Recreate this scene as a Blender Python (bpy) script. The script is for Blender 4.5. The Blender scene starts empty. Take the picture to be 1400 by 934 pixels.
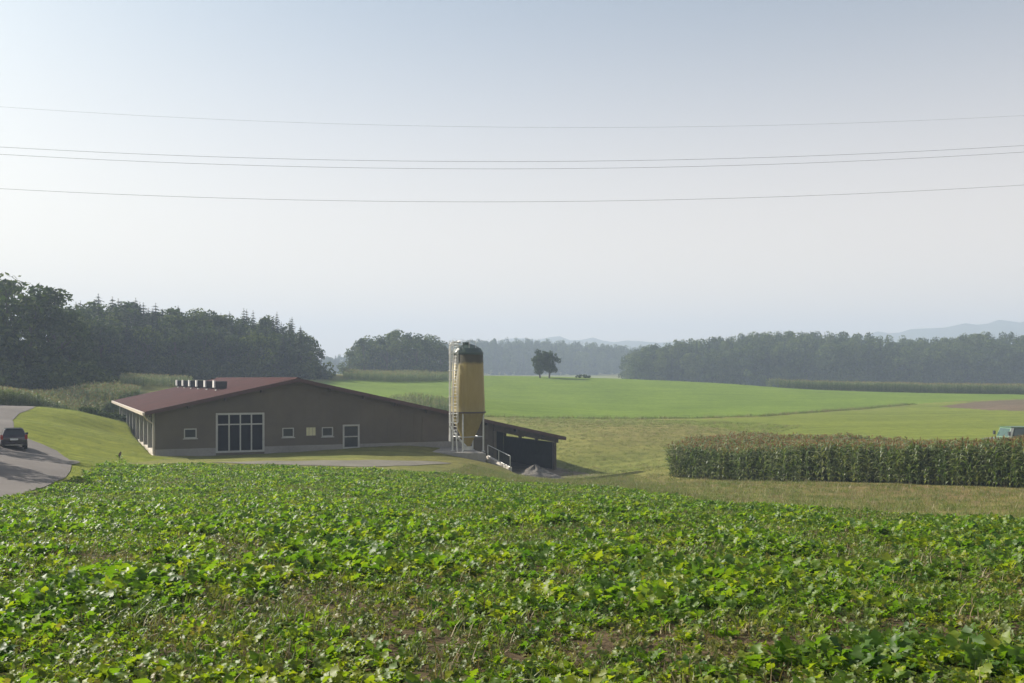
import bpy, bmesh, math, random
import numpy as np
from mathutils import Vector, Matrix, Euler

R = math.radians
random.seed(7); rng = np.random.default_rng(7)
scene = bpy.context.scene
COL = scene.collection

# ------------------------------------------------------------------ camera, sky, sun, exposure
FPX, HZ, EYE = 1361.0, 517.0, 1.7          # focal length in photo pixels, horizon row, eye height
cam_d = bpy.data.cameras.new('camera'); cam = bpy.data.objects.new('camera', cam_d); COL.objects.link(cam)
cam_d.sensor_width = 36.0; cam_d.lens = 36.0 * FPX / 1400.0
cam_d.shift_y = (HZ - 467.0) / 1400.0
cam_d.clip_start = 0.1; cam_d.clip_end = 12000
cam.location = (0, 0, EYE); cam.rotation_euler = (R(90), 0, 0)
scene.camera = cam

SUN_AZ, SUN_EL = 64.0, 34.0                # degrees left of the view direction, above the horizon
VEIL0, VEIL1, VEILC, TINT = 0.60, 0.10, (13.8, 10.9, 8.7, 1), (0.97, 1.11, 1.07, 1)
world = bpy.data.worlds.new('World'); scene.world = world; world.use_nodes = True
wn = world.node_tree.nodes; wl = world.node_tree.links
for n in list(wn): wn.remove(n)
w_out = wn.new('ShaderNodeOutputWorld'); w_bg = wn.new('ShaderNodeBackground'); w_sky = wn.new('ShaderNodeTexSky')
w_sky.sky_type = 'NISHITA'; w_sky.sun_disc = False
w_sky.sun_elevation = R(SUN_EL); w_sky.sun_rotation = R(-SUN_AZ)
w_sky.altitude = 450; w_sky.air_density = 1.0; w_sky.dust_density = 4.0; w_sky.ozone_density = 1.0
w_bg.inputs['Strength'].default_value = 0.068
# the same pale veil all round the horizon, thinning out towards the zenith
w_tint = wn.new('ShaderNodeMix'); w_tint.data_type = 'RGBA'; w_tint.blend_type = 'MULTIPLY'; w_tint.inputs[0].default_value = 1.0; w_tint.inputs[7].default_value = TINT
w_tc = wn.new('ShaderNodeTexCoord'); w_sep = wn.new('ShaderNodeSeparateXYZ'); wl.new(w_tc.outputs['Generated'], w_sep.inputs[0])
w_mr = wn.new('ShaderNodeMapRange'); w_mr.interpolation_type = 'SMOOTHSTEP'
for k_, v_ in (('From Min', 0.0), ('From Max', 0.42), ('To Min', VEIL0), ('To Max', VEIL1)): w_mr.inputs[k_].default_value = v_
wl.new(w_sep.outputs['Z'], w_mr.inputs['Value'])
w_veil = wn.new('ShaderNodeMix'); w_veil.data_type = 'RGBA'; w_veil.inputs[7].default_value = VEILC; wl.new(w_mr.outputs[0], w_veil.inputs[0])
wl.new(w_sky.outputs[0], w_tint.inputs[6]); wl.new(w_tint.outputs[2], w_veil.inputs[6]); wl.new(w_veil.outputs[2], w_bg.inputs[0])
wl.new(w_bg.outputs[0], w_out.inputs[0])

sun_d = bpy.data.lights.new('sun', 'SUN'); sun = bpy.data.objects.new('sun', sun_d); COL.objects.link(sun)
sun_d.energy = 5.0; sun_d.angle = R(0.6); sun_d.color = (1.0, 0.94, 0.84)
to_sun = Vector((-math.sin(R(SUN_AZ)) * math.cos(R(SUN_EL)), math.cos(R(SUN_AZ)) * math.cos(R(SUN_EL)), math.sin(R(SUN_EL))))
sun.rotation_euler = to_sun.to_track_quat('Z', 'Y').to_euler(); sun.location = (-60, 40, 60)

vs = scene.view_settings
vs.view_transform = 'Standard'; vs.look = 'None'; vs.gamma = 1.0; vs.use_curve_mapping = False
vs.exposure = 0.84
scene.cycles.use_denoising = True
scene.cycles.max_bounces = 6; scene.cycles.diffuse_bounces = 2; scene.cycles.glossy_bounces = 2
scene.cycles.transmission_bounces = 4; scene.cycles.volume_bounces = 1; scene.cycles.transparent_max_bounces = 6

# ------------------------------------------------------------------ helpers
def tag(o, label=None, cat=None, group=None, kind=None):
    if label: o['label'] = label
    if cat: o['category'] = cat
    if group: o['group'] = group
    if kind: o['kind'] = kind
    return o

def link(o, parent=None):
    COL.objects.link(o)
    if parent is not None: o.parent = parent
    return o

def empty(name, loc=(0, 0, 0), rz=0.0, label=None, cat=None, group=None):
    o = bpy.data.objects.new(name, None); link(o); o.location = loc; o.rotation_euler = (0, 0, rz)
    o.empty_display_size = 0.3
    return tag(o, label, cat, group)

def at(px, py, Y):                          # a photo pixel at a given distance -> world point
    return Vector(((px - 700.0) / FPX * Y, Y, EYE - (py - HZ) / FPX * Y))

def sm(x, a, b):
    t = np.clip((x - a) / (b - a), 0, 1); return t * t * (3 - 2 * t)

class MB:                                   # collects simple solids into one mesh
    def __init__(s): s.v = []; s.f = []
    def add(s, vs, fs):
        o = len(s.v); s.v += [tuple(v) for v in vs]; s.f += [tuple(i + o for i in f) for f in fs]; return s
    def box(s, x0, x1, y0, y1, z0, z1, m=None):
        vs = [Vector(p) for p in ((x0,y0,z0),(x1,y0,z0),(x1,y1,z0),(x0,y1,z0),(x0,y0,z1),(x1,y0,z1),(x1,y1,z1),(x0,y1,z1))]
        if m is not None: vs = [m @ v for v in vs]
        return s.add(vs, [(3,2,1,0),(4,5,6,7),(0,1,5,4),(1,2,6,5),(2,3,7,6),(3,0,4,7)])
    def prism(s, poly, y0, y1):             # polygon in x,z (counter-clockwise seen from -y) extruded along y
        n = len(poly)
        vs = [(x, y0, z) for x, z in poly] + [(x, y1, z) for x, z in poly]
        fs = [tuple(range(n)), tuple(range(2 * n - 1, n - 1, -1))]
        fs += [(i, i + n, (i + 1) % n + n, (i + 1) % n) for i in range(n)]
        return s.add(vs, fs)
    def tube(s, pts, r, n=6, cap=True):
        pts = [Vector(p) for p in pts]; k = len(pts)
        rs = r if isinstance(r, (list, tuple)) else [r] * k
        vs = []; up = Vector((0, 0, 1))
        for i, p in enumerate(pts):
            d = (pts[min(i + 1, k - 1)] - pts[max(i - 1, 0)]).normalized()
            a = d.cross(up)
            if a.length < 1e-3: a = d.cross(Vector((1, 0, 0)))
            a.normalize(); b = d.cross(a)
            vs += [p + (a * math.cos(2 * math.pi * j / n) + b * math.sin(2 * math.pi * j / n)) * rs[i] for j in range(n)]
        fs = [(i*n+j, i*n+(j+1) % n, (i+1)*n+(j+1) % n, (i+1)*n+j) for i in range(k-1) for j in range(n)]
        if cap: fs += [tuple(range(n-1, -1, -1)), tuple(range((k-1)*n, k*n))]
        return s.add(vs, fs)
    def lathe(s, prof, n=24, cx=0, cy=0):   # prof: list of (r, z)
        k = len(prof); vs = []
        for r_, z in prof: vs += [(cx + r_*math.cos(2*math.pi*j/n), cy + r_*math.sin(2*math.pi*j/n), z) for j in range(n)]
        fs = [(i*n+j, i*n+(j+1) % n, (i+1)*n+(j+1) % n, (i+1)*n+j) for i in range(k-1) for j in range(n)]
        fs += [tuple(range(n-1, -1, -1)), tuple(range((k-1)*n, k*n))]
        return s.add(vs, fs)
    def mesh(s, name, mat, smooth=False):
        me = bpy.data.meshes.new(name); me.from_pydata(s.v, [], s.f); me.materials.append(mat)
        bm = bmesh.new(); bm.from_mesh(me); bmesh.ops.recalc_face_normals(bm, faces=bm.faces); bm.to_mesh(me); bm.free()
        if smooth:
            for p in me.polygons: p.use_smooth = True
        return me
    def build(s, name, mat, parent=None, smooth=False):
        return link(bpy.data.objects.new(name, s.mesh(name, mat, smooth)), parent)

def np_mesh(name, V, F, mats, mi=None, smooth=False):   # F: (n,k) array, k = 3 or 4
    me = bpy.data.meshes.new(name); V = np.asarray(V, np.float32); F = np.asarray(F, np.int32); k = F.shape[1]
    me.vertices.add(len(V)); me.vertices.foreach_set('co', V.ravel())
    me.loops.add(F.size); me.loops.foreach_set('vertex_index', F.ravel())
    me.polygons.add(len(F)); me.polygons.foreach_set('loop_start', np.arange(0, F.size, k, dtype=np.int32))
    for m in mats: me.materials.append(m)
    if mi is not None: me.polygons.foreach_set('material_index', np.asarray(mi, np.int32))
    if smooth: me.polygons.foreach_set('use_smooth', np.ones(len(F), bool))
    me.update(calc_edges=True); return me

# ------------------------------------------------------------------ materials
def nodes_of(name):
    m = bpy.data.materials.new(name); m.use_nodes = True; nt = m.node_tree
    return m, nt.nodes, nt.links, nt.nodes['Principled BSDF'], nt.nodes['Material Output']

def noise(N, L, scale, detail=4, rough=0.55, coord=None, out='Fac'):
    t = N.new('ShaderNodeTexNoise'); t.inputs['Scale'].default_value = scale
    t.inputs['Detail'].default_value = detail; t.inputs['Roughness'].default_value = rough
    if coord is not None: L.new(coord, t.inputs['Vector'])
    return t.outputs[out]

def ramp(N, L, fac, stops):
    r = N.new('ShaderNodeValToRGB'); e = r.color_ramp.elements
    e[0].position, e[0].color = stops[0][0], (*stops[0][1], 1); e[1].position, e[1].color = stops[-1][0], (*stops[-1][1], 1)
    for p, c in stops[1:-1]:
        x = e.new(p); x.color = (*c, 1)
    L.new(fac, r.inputs[0]); return r.outputs[0]

def mixc(N, L, a, b, fac, mode='MIX'):
    m = N.new('ShaderNodeMix'); m.data_type = 'RGBA'; m.blend_type = mode
    for sock, val in ((m.inputs[0], fac), (m.inputs[6], a), (m.inputs[7], b)):
        if hasattr(val, 'is_linked'): L.new(val, sock)
        elif isinstance(val, (int, float)): sock.default_value = val
        else: sock.default_value = (*val, 1)
    return m.outputs[2]

def bump(N, L, P, h, strength=0.3, dist=0.02):
    b = N.new('ShaderNodeBump'); b.inputs['Strength'].default_value = strength; b.inputs['Distance'].default_value = dist
    L.new(h, b.inputs['Height']); L.new(b.outputs[0], P.inputs['Normal'])

def paint(name, col, rough=0.6, metal=0.0, var=0.25, scale=3.0, bmp=0.15, spec=0.5):
    m, N, L, P, O = nodes_of(name)
    tc = N.new('ShaderNodeTexCoord').outputs['Object']
    n1 = noise(N, L, scale, 6, 0.65, tc)
    c = ramp(N, L, n1, [(0.25, tuple(x * (1 - var) for x in col)), (0.75, tuple(min(1, x * (1 + var)) for x in col))])
    L.new(c, P.inputs['Base Color']); P.inputs['Roughness'].default_value = rough; P.inputs['Metallic'].default_value = metal
    P.inputs['Specular IOR Level'].default_value = spec
    if bmp: bump(N, L, P, noise(N, L, scale * 9, 4, 0.6, tc), bmp, 0.01)
    return m

def leafmat(name, c0, c1, c2, trans=0.35, rough=0.45, spec=0.5, tint=(1.25, 1.35, 0.55), nscale=1.2):
    m, N, L, P, O = nodes_of(name)
    oi = N.new('ShaderNodeObjectInfo'); geo = N.new('ShaderNodeNewGeometry')
    n1 = noise(N, L, nscale, 2, 0.5, geo.outputs['Position'])
    add = N.new('ShaderNodeMath'); add.operation = 'ADD'; L.new(n1, add.inputs[0])
    sub = N.new('ShaderNodeMath'); sub.operation = 'MULTIPLY_ADD'; sub.inputs[1].default_value = 0.5; sub.inputs[2].default_value = -0.25
    L.new(oi.outputs['Random'], sub.inputs[0]); L.new(sub.outputs[0], add.inputs[1])
    isl = N.new('ShaderNodeMath'); isl.operation = 'MULTIPLY_ADD'; isl.inputs[1].default_value = 0.5
    L.new(geo.outputs['Random Per Island'], isl.inputs[0]); L.new(add.outputs[0], isl.inputs[2])
    c = ramp(N, L, isl.outputs[0], [(0.25, c0), (0.7, c1), (1.15 if False else 1.0, c2)])
    L.new(c, P.inputs['Base Color']); P.inputs['Roughness'].default_value = rough; P.inputs['Specular IOR Level'].default_value = spec
    tr = N.new('ShaderNodeBsdfTranslucent'); L.new(mixc(N, L, c, tint, 1.0, 'MULTIPLY'), tr.inputs[0])
    mx = N.new('ShaderNodeMixShader'); mx.inputs[0].default_value = trans
    L.new(P.outputs[0], mx.inputs[1]); L.new(tr.outputs[0], mx.inputs[2]); L.new(mx.outputs[0], O.inputs[0])
    return m

M = {}
M['crop'] = leafmat('crop_leaf', (0.050, 0.118, 0.013), (0.128, 0.212, 0.015), (0.24, 0.275, 0.020), 0.55, 0.47, 0.42)
M['weed'] = leafmat('weed_leaf', (0.07, 0.10, 0.02), (0.12, 0.16, 0.03), (0.20, 0.17, 0.06), 0.40, 0.5, 0.4)
M['straw'] = leafmat('straw', (0.13, 0.10, 0.05), (0.20, 0.15, 0.08), (0.28, 0.23, 0.14), 0.2, 0.6, 0.3)
M['grass'] = leafmat('grass_blade', (0.07, 0.11, 0.02), (0.11, 0.15, 0.03), (0.17, 0.18, 0.05), 0.4, 0.5, 0.4)
M['maize'] = leafmat('maize_leaf', (0.055, 0.095, 0.026), (0.110, 0.155, 0.048), (0.22, 0.23, 0.12), 0.36, 0.48, 0.45)
M['tassel'] = leafmat('maize_tassel', (0.16, 0.085, 0.045), (0.22, 0.125, 0.065), (0.28, 0.18, 0.10), 0.3, 0.7, 0.2)
M['stalk'] = paint('maize_stalk', (0.06, 0.085, 0.028), 0.6, bmp=0)
M['tree'] = leafmat('broadleaf_foliage', (0.022, 0.040, 0.014), (0.045, 0.070, 0.020), (0.095, 0.120, 0.032), 0.28, 0.75, 0.12, nscale=0.30)
M['fir'] = leafmat('conifer_foliage', (0.014, 0.028, 0.014), (0.024, 0.042, 0.020), (0.040, 0.060, 0.026), 0.15, 0.75, 0.12, nscale=0.30)
M['bark'] = paint('bark', (0.07, 0.055, 0.04), 0.9, var=0.4, scale=4, bmp=0.5)
M['dryhead'] = paint('dry_seed_head', (0.09, 0.045, 0.02), 0.9, var=0.4, scale=20)

def ground_mat():
    m, N, L, P, O = nodes_of('ground')
    at_ = N.new('ShaderNodeAttribute'); at_.attribute_name = 'Col'
    pos = N.new('ShaderNodeNewGeometry').outputs['Position']
    big = noise(N, L, 0.07, 5, 0.6, pos); mid = noise(N, L, 0.9, 6, 0.7, pos); fine = noise(N, L, 14.0, 5, 0.7, pos)
    st = N.new('ShaderNodeMapping'); st.inputs['Scale'].default_value = (0.05, 0.9, 0.4); st.inputs['Rotation'].default_value = (0, 0, R(-14))
    L.new(pos, st.inputs[0]); streak = noise(N, L, 1.0, 4, 0.6, st.outputs[0])
    c = at_.outputs['Color']
    c = mixc(N, L, c, ramp(N, L, big, [(0.3, (0.82, 0.84, 0.8)), (0.7, (1.14, 1.10, 1.1))]), 1.0, 'MULTIPLY')
    c = mixc(N, L, c, ramp(N, L, mid, [(0.3, (0.72, 0.76, 0.66)), (0.7, (1.2, 1.17, 1.15))]), 1.0, 'MULTIPLY')
    c = mixc(N, L, c, ramp(N, L, fine, [(0.3, (0.6, 0.6, 0.6)), (0.7, (1.35, 1.33, 1.3))]), 1.0, 'MULTIPLY')
    c = mixc(N, L, c, ramp(N, L, streak, [(0.35, (0.80, 0.84, 0.78)), (0.65, (1.16, 1.13, 1.1))]), 1.0, 'MULTIPLY')
    L.new(c, P.inputs['Base Color']); P.inputs['Roughness'].default_value = 0.95; P.inputs['Specular IOR Level'].default_value = 0.1
    bump(N, L, P, fine, 0.9, 0.05)
    return m
M['ground'] = ground_mat()

def grainy(name, col, spread=0.3, scale=30, rough=0.9, patch=0.2):
    m, N, L, P, O = nodes_of(name)
    pos = N.new('ShaderNodeNewGeometry').outputs['Position']
    a = noise(N, L, scale, 5, 0.75, pos); b = noise(N, L, 0.35, 5, 0.6, pos)
    c = ramp(N, L, a, [(0.3, tuple(x * (1 - spread) for x in col)), (0.7, tuple(x * (1 + spread) for x in col))])
    c = mixc(N, L, c, ramp(N, L, b, [(0.3, (1 - patch,) * 3), (0.7, (1 + patch,) * 3)]), 1.0, 'MULTIPLY')
    L.new(c, P.inputs['Base Color']); P.inputs['Roughness'].default_value = rough; P.inputs['Specular IOR Level'].default_value = 0.25
    bump(N, L, P, a, 0.5, 0.02)
    return m
M['asphalt'] = grainy('asphalt', (0.125, 0.108, 0.096), 0.2, 40, 0.85, 0.15)
M['gravel'] = grainy('gravel', (0.150, 0.136, 0.105), 0.45, 16, 0.95, 0.2)
M['heap'] = grainy('gravel_heap', (0.135, 0.122, 0.105), 0.5, 9, 0.95, 0.25)
M['concrete'] = grainy('concrete', (0.27, 0.25, 0.225), 0.14, 5, 0.85, 0.15)
M['palecon'] = grainy('pale_concrete', (0.60, 0.54, 0.46), 0.14, 5, 0.85, 0.12)

# ------------------------------------------------------------------ barn frame of reference
TH = R(24.8); GV = Vector((math.cos(TH), math.sin(TH), 0)); AV = Vector((-math.sin(TH), math.cos(TH), 0))
P0 = Vector((-29.4, 82.0, 0))               # front left wall corner of the barn
FLOOR = EYE - 6.35; SHEDF = EYE - 8.95
def ts(x, y): return (x - P0.x) * GV.x + (y - P0.y) * GV.y, (x - P0.x) * AV.x + (y - P0.y) * AV.y
def bw(t, s, z): p = P0 + GV * t + AV * s; return Vector((p.x, p.y, z))
def gab(px, py):                            # a photo pixel on the plane of the gable -> (t, z)
    k = (px - 700.0) / FPX
    t = (k * P0.y - P0.x) / (GV.x - k * GV.y); Y = P0.y + t * GV.y
    return t, EYE - (py - HZ) / FPX * Y

# ------------------------------------------------------------------ terrain
CP = []                                     # (x, y, depth below the eye)
def cpx(px, py, Y): CP.append(((px - 700) / FPX * Y, Y, (py - HZ) / FPX * Y))
def cph(px, Y, h): CP.append(((px - 700) / FPX * Y, Y, h))
def cpt(t, s, h): p = bw(t, s, 0); CP.append((p.x, p.y, h))
for a in [(700,934,7.5),(0,934,7.3),(1400,934,7.6),(700,739,20),(250,739,19),(1150,750,18.5),(400,697,32),(700,695,31),(1000,712,27),(100,700,30),
          (160,635,72),(400,640,70),(600,650,66),(700,662,62),(880,674,50),(1000,690,40),(1400,715,28),(300,655,55),(550,668,50),
          (760,660,82),(900,660,70),(1150,681,47),(1400,692,37),(915,653,74),(1160,660,58),(1400,668,48),
          (1250,560,180),(1400,556,172),(1400,538,275),(1050,530,270),(1000,525,262),(860,519,262),(760,515.5,265),(650,516,255),
          (700,570,150),(860,572,150),(1050,568,155),(700,544,205),(1000,548,205),(1400,547,210),(800,600,112),(900,600,112),(880,640,84),(785,617,107),
          (300,629,77),(500,632,76),(600,641,75),(612,630,83),(663,632,84),(690,645,81),
          (200,622,80.5),(160,600,90),(120,600,84),(100,565,98),(60,580,85),(165,589,112),(148,590,97),
          (95,630,64),(100,655,54),(0,680,42),(17,609,70),(0,640,52),(0,575,90),(30,558,105),(0,554,106),(188,552,132),
          (100,517,185),(300,516,215),(210,529,165),(440,514,235),(470,529,205),(600,521,240),(575,545,165)]: cpx(*a)
for a in [(1400,68,6.95),(1380,86,6.35),(1000,95,7.5),(1200,80,7.1),(760,340,3),(1000,350,4),(1400,350,6),(400,330,2),(0,260,-1),(560,335,1.5),
          (-300,100,2),(-300,50,3.6),(-500,180,-2),(1700,60,6),(1700,150,6),(1700,280,5),(112,108,3.7),(152,112,5.7),(300,150,5.0),(450,135,5.6),(640,125,6.6)]: cph(*a)
for a in [(0,0,6.35),(14,0,6.35),(25,0,6.4),(0,44,6.3),(14,22,6.35),(28,44,6.3),(-2,-3,6.3),(33,-3,9.0),(40,2,9.1),(36,12,8.6),(41,-5,9.1)]: cpt(*a)
CP += [(0,0,1.7),(-8,0,1.9),(8,0,1.7),(0,-25,0.2),(-30,-20,1.5),(30,-20,0.5),(-40,20,3.4),(40,15,3.0),(-60,-60,0),(60,-60,0)]
CP = np.array(CP, float)
def _tps(r2): return np.where(r2 > 1e-9, 0.5 * r2 * np.log(np.maximum(r2, 1e-9)), 0.0)
_c = CP[:, :2] / 50.0; _n = len(CP)
_K = _tps(((_c[:, None] - _c[None]) ** 2).sum(-1)) + np.eye(_n) * 0.0025
_Pm = np.hstack([np.ones((_n, 1)), _c])
_A = np.vstack([np.hstack([_K, _Pm]), np.hstack([_Pm.T, np.zeros((3, 3))])])
_w = np.linalg.solve(_A, np.concatenate([CP[:, 2], np.zeros(3)]))
def ground_z(x, y):
    x = np.asarray(x, float); y = np.asarray(y, float); shp = x.shape
    xf = x.ravel(); yf = y.ravel(); out = np.empty(xf.shape)
    for i in range(0, len(xf), 20000):
        q = np.stack([xf[i:i+20000], yf[i:i+20000]], 1) / 50.0
        out[i:i+20000] = _tps(((q[:, None] - _c[None]) ** 2).sum(-1)) @ _w[:_n] + _w[_n] + q @ _w[_n+1:]
    h = out
    r = np.hypot(xf, yf - 120)
    far = 5.0 - 9.0 * sm(yf, 520, 900) - 10 * sm(yf, 800, 1300)
    h = h + (far - h) * sm(r, 210, 330)
    h = h + 0.10 * np.sin(xf * 0.21 + 1.3) * np.sin(yf * 0.17) * sm(r, 60, 5) + 0.03 * np.sin(xf * 1.1) * np.cos(yf * 0.9 + xf * 0.3)
    t, s = ts(xf, yf)
    wb = sm(t, -0.5, 0.0) * (1 - sm(t, 28.4, 28.8)) * sm(s, -0.5, 0.0) * (1 - sm(s, 44.5, 45.2))
    h = h + (6.55 - h) * wb
    wsd = sm(t, 27.25, 27.6) * (1 - sm(t, 37.6, 41.5)) * sm(s, -14, -7) * (1 - sm(s, 11.9, 12.4))
    h = h + (8.95 - h) * wsd
    return (EYE - h).reshape(shp)
def gz(x, y): return float(ground_z(np.array([x]), np.array([y]))[0])
_Yr = np.concatenate([np.geomspace(2, 40, 700), np.geomspace(40, 420, 2600)[1:]])
def hit(px, py):                            # where the line of sight through a photo pixel meets the ground
    x = (px - 700) / FPX * _Yr; z = EYE - (py - HZ) / FPX * _Yr
    below = np.nonzero(z < ground_z(x, _Yr))[0]
    i = below[0] if len(below) else len(_Yr) - 1
    return (x[i], _Yr[i])
def inpoly(x, y, poly):
    x = np.asarray(x); y = np.asarray(y); r = np.zeros(x.shape, bool); n = len(poly)
    for i in range(n):
        x1, y1 = poly[i]; x2, y2 = poly[(i + 1) % n]
        if y1 == y2: continue
        c = ((y1 > y) != (y2 > y)) & (x < (x2 - x1) * (y - y1) / (y2 - y1) + x1); r ^= c
    return r
def H(pts): return [hit(*p) for p in pts]
def W(px, Y): return ((px - 700) / FPX * Y, Y)

# field outlines (world x,y)
F_CROP = [(-14, -6), (30, -6)] + [(27, 2), (21, 14)] + H([(1400,716),(1250,706),(1100,697),(1000,689),(900,677),(800,666),(700,659),(600,648),(500,642),(400,639),(250,635),(150,634),(128,640),(105,655),(60,671),(0,681)]) + [(-24, 34), (-22, 12)]
F_LAWN = H([(0,552),(75,552),(185,553)]) + [tuple(bw(-.4, 30, 0).xy), tuple(bw(-.4, -1, 0).xy)] + H([(240,626),(160,634),(100,655),(0,683)]) + [(-60, 40), (-90, 90)]
F_HILL = [W(400, 200)] + H([(560,563),(620,569),(665,570),(760,572),(860,573),(960,572),(1050,569),(1140,562),(1250,553),(1400,546)]) + [W(1900, 190), W(1900, 288), W(1400, 280), W(1040, 284), W(860, 290), W(700, 300), W(560, 290), W(500, 240)]
F_RIGHT = H([(860,574),(960,573),(1050,570),(1140,563),(1250,554),(1400,547)]) + [W(1900, 185), W(1900, 95), W(1400, 92), W(1040, 110)] + H([(1000,588),(930,579)])
F_SOIL = H([(1285,556),(1330,550),(1400,546)]) + [W(1900, 195), W(1900, 170)] + H([(1400,562),(1350,561)])
F_MAIZE_R = [W(914, 74.5), W(1160, 58.5), W(1400, 48.3), W(1700, 41.5), W(1700, 58), W(1400, 70), W(1200, 80), W(995, 94), W(955, 86)]

def build_ground():
    ang = np.concatenate([np.arange(-36, 36.01, 0.16), np.arange(38, 322, 3.0)]) * math.pi / 180
    rad = np.concatenate([np.geomspace(0.4, 5, 22)[:-1], np.geomspace(5, 60, 130)[:-1], np.geomspace(60, 125, 150)[:-1], np.geomspace(125, 420, 110)[:-1], np.geomspace(420, 5200, 40)])
    A, Rr = np.meshgrid(ang, rad); na = len(ang); nr = len(rad)
    X = Rr * np.sin(A); Y = Rr * np.cos(A); Z = ground_z(X, Y)
    V = np.stack([X.ravel(), Y.ravel(), Z.ravel()], 1); V = np.vstack([V, [[0, 0, gz(0, 0)]]])
    i, j = np.meshgrid(np.arange(nr - 1), np.arange(na), indexing='ij'); j2 = (j + 1) % na
    F = np.stack([i * na + j, (i + 1) * na + j, (i + 1) * na + j2, i * na + j2], -1).reshape(-1, 4)[:, ::-1]
    me = np_mesh('ground', V, F, [M['ground']], smooth=True)
    bm = bmesh.new(); bm.from_mesh(me); bm.verts.ensure_lookup_table()
    for k in range(na): bm.faces.new((bm.verts[k], bm.verts[len(V) - 1], bm.verts[(k + 1) % na])).smooth = True
    bmesh.ops.recalc_face_normals(bm, faces=bm.faces); bm.to_mesh(me); bm.free()
    if me.polygons[0].normal.z < 0: me.flip_normals()
    x, y = V[:, 0], V[:, 1]
    wob = 0.6 * np.sin(x * 0.7) + 0.5 * np.sin(y * 0.45 + x * 0.3)
    C = np.tile(np.array([0.160, 0.180, 0.046]), (len(V), 1))
    def fill(poly, col): C[inpoly(x, y, poly)] = col
    def mix(w, col): C[:] = C + (np.array(col) - C) * w[:, None]
    n1 = 0.5 + 0.5 * np.sin(x * 0.13 + 0.8 * np.sin(y * 0.09)) * np.sin(y * 0.11 + 1.2 * np.sin(x * 0.07))
    mix(0.6 * n1, (0.205, 0.165, 0.072))                        # meadow going from green to dry
    fill(F_HILL, (0.125, 0.188, 0.024)); fill(F_RIGHT, (0.148, 0.180, 0.030)); fill(F_SOIL, (0.14, 0.105, 0.078))
    fill(F_LAWN, (0.185, 0.210, 0.020))
    t, s = ts(x, y)
    n2 = 0.5 + 0.5 * np.sin(x * 0.5 + np.sin(y * 0.6)) * np.sin(y * 0.8)
    strip = sm(y, 20, 34) * (1 - sm(y, 74, 88)) * sm(x, -14, 0) * (1 - inpoly(x, y, F_MAIZE_R))
    mix(strip * (0.10 + 0.35 * n2 + 0.5 * sm(x, 11, 22)), (0.165, 0.12, 0.062))
    apr = sm(t, 0, 4) * (1 - sm(t, 27, 30)) * sm(s, -16, -9) * (1 - sm(s, -1, 0))
    mix(apr * (0.1 + 0.45 * n2), (0.17, 0.145, 0.05))
    shedw = sm(t, 27.3, 27.6) * (1 - sm(t, 37.5, 39)) * sm(s, -9, -5) * (1 - sm(s, 12, 12.4))
    mix(shedw, (0.16, 0.135, 0.115))
    inc = inpoly(x, y, F_CROP)
    C[inc] = np.array([0.105, 0.076, 0.048])
    a = me.color_attributes.new('Col', 'FLOAT_COLOR', 'POINT')
    a.data.foreach_set('color', np.hstack([C, np.ones((len(V), 1))]).astype(np.float32).ravel())
    return tag(link(bpy.data.objects.new('ground', me)), 'rolling farmland of meadow, lawn and fields', kind='structure')
build_ground()

def sheet(name, poly, step, off, mat, label):
    bm = bmesh.new(); f = bm.faces.new([bm.verts.new((x, y, 0)) for x, y in poly])
    xs = [p[0] for p in poly]; ys = [p[1] for p in poly]
    for ax, lo, hi in ((0, min(xs), max(xs)), (1, min(ys), max(ys))):
        k = lo + step
        while k < hi:
            n = [0, 0, 0]; n[ax] = 1; c = [0, 0, 0]; c[ax] = k
            bmesh.ops.bisect_plane(bm, geom=bm.verts[:] + bm.edges[:] + bm.faces[:], plane_co=c, plane_no=n); k += step
    X = np.array([v.co.x for v in bm.verts]); Y = np.array([v.co.y for v in bm.verts]); Z = ground_z(X, Y) + off
    for v, z in zip(bm.verts, Z): v.co.z = z
    bmesh.ops.triangulate(bm, faces=bm.faces)
    for f in bm.faces:
        f.smooth = True
        if f.normal.z < 0: f.normal_flip()
    me = bpy.data.meshes.new(name); bm.to_mesh(me); bm.free(); me.materials.append(mat)
    return tag(link(bpy.data.objects.new(name, me)), label, kind='structure')
F_ROAD = H([(0,684),(30,676),(60,667),(84,656),(96,645),(98,636),(92,627),(78,617),(60,609),(42,602),(28,594),(19,585),(17,575),(26,566),(45,559),(80,554)]) + [W(60, 111), W(-60, 104), W(-60, 92)] + [(-46, 82), (-39.3, 69), (-31, 54), (-27, 44), (-24, 38)]
sheet('road', F_ROAD, 1.0, 0.035, M['asphalt'], 'narrow grey asphalt farm road curving past the crop field')
sheet('gravel_track', H([(285,632.6),(330,631.8),(365,630.6),(400,631),(440,629.8),(480,630),(520,629.4),(555,630.6),(600,631.6),(618,634),(590,635.2),(560,637.2),(530,638),(490,638.6),(450,637.4),(410,636.6),(370,634.8),(330,634.6)]), 1.2, 0.03, M['gravel'], 'grey gravel track running in front of the barn')
sheet('path', H([(93,629.5),(106,631),(110,633),(105,635),(97,636)]), 0.6, 0.05, M['gravel'], 'pale paved stub joining the road')
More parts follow.
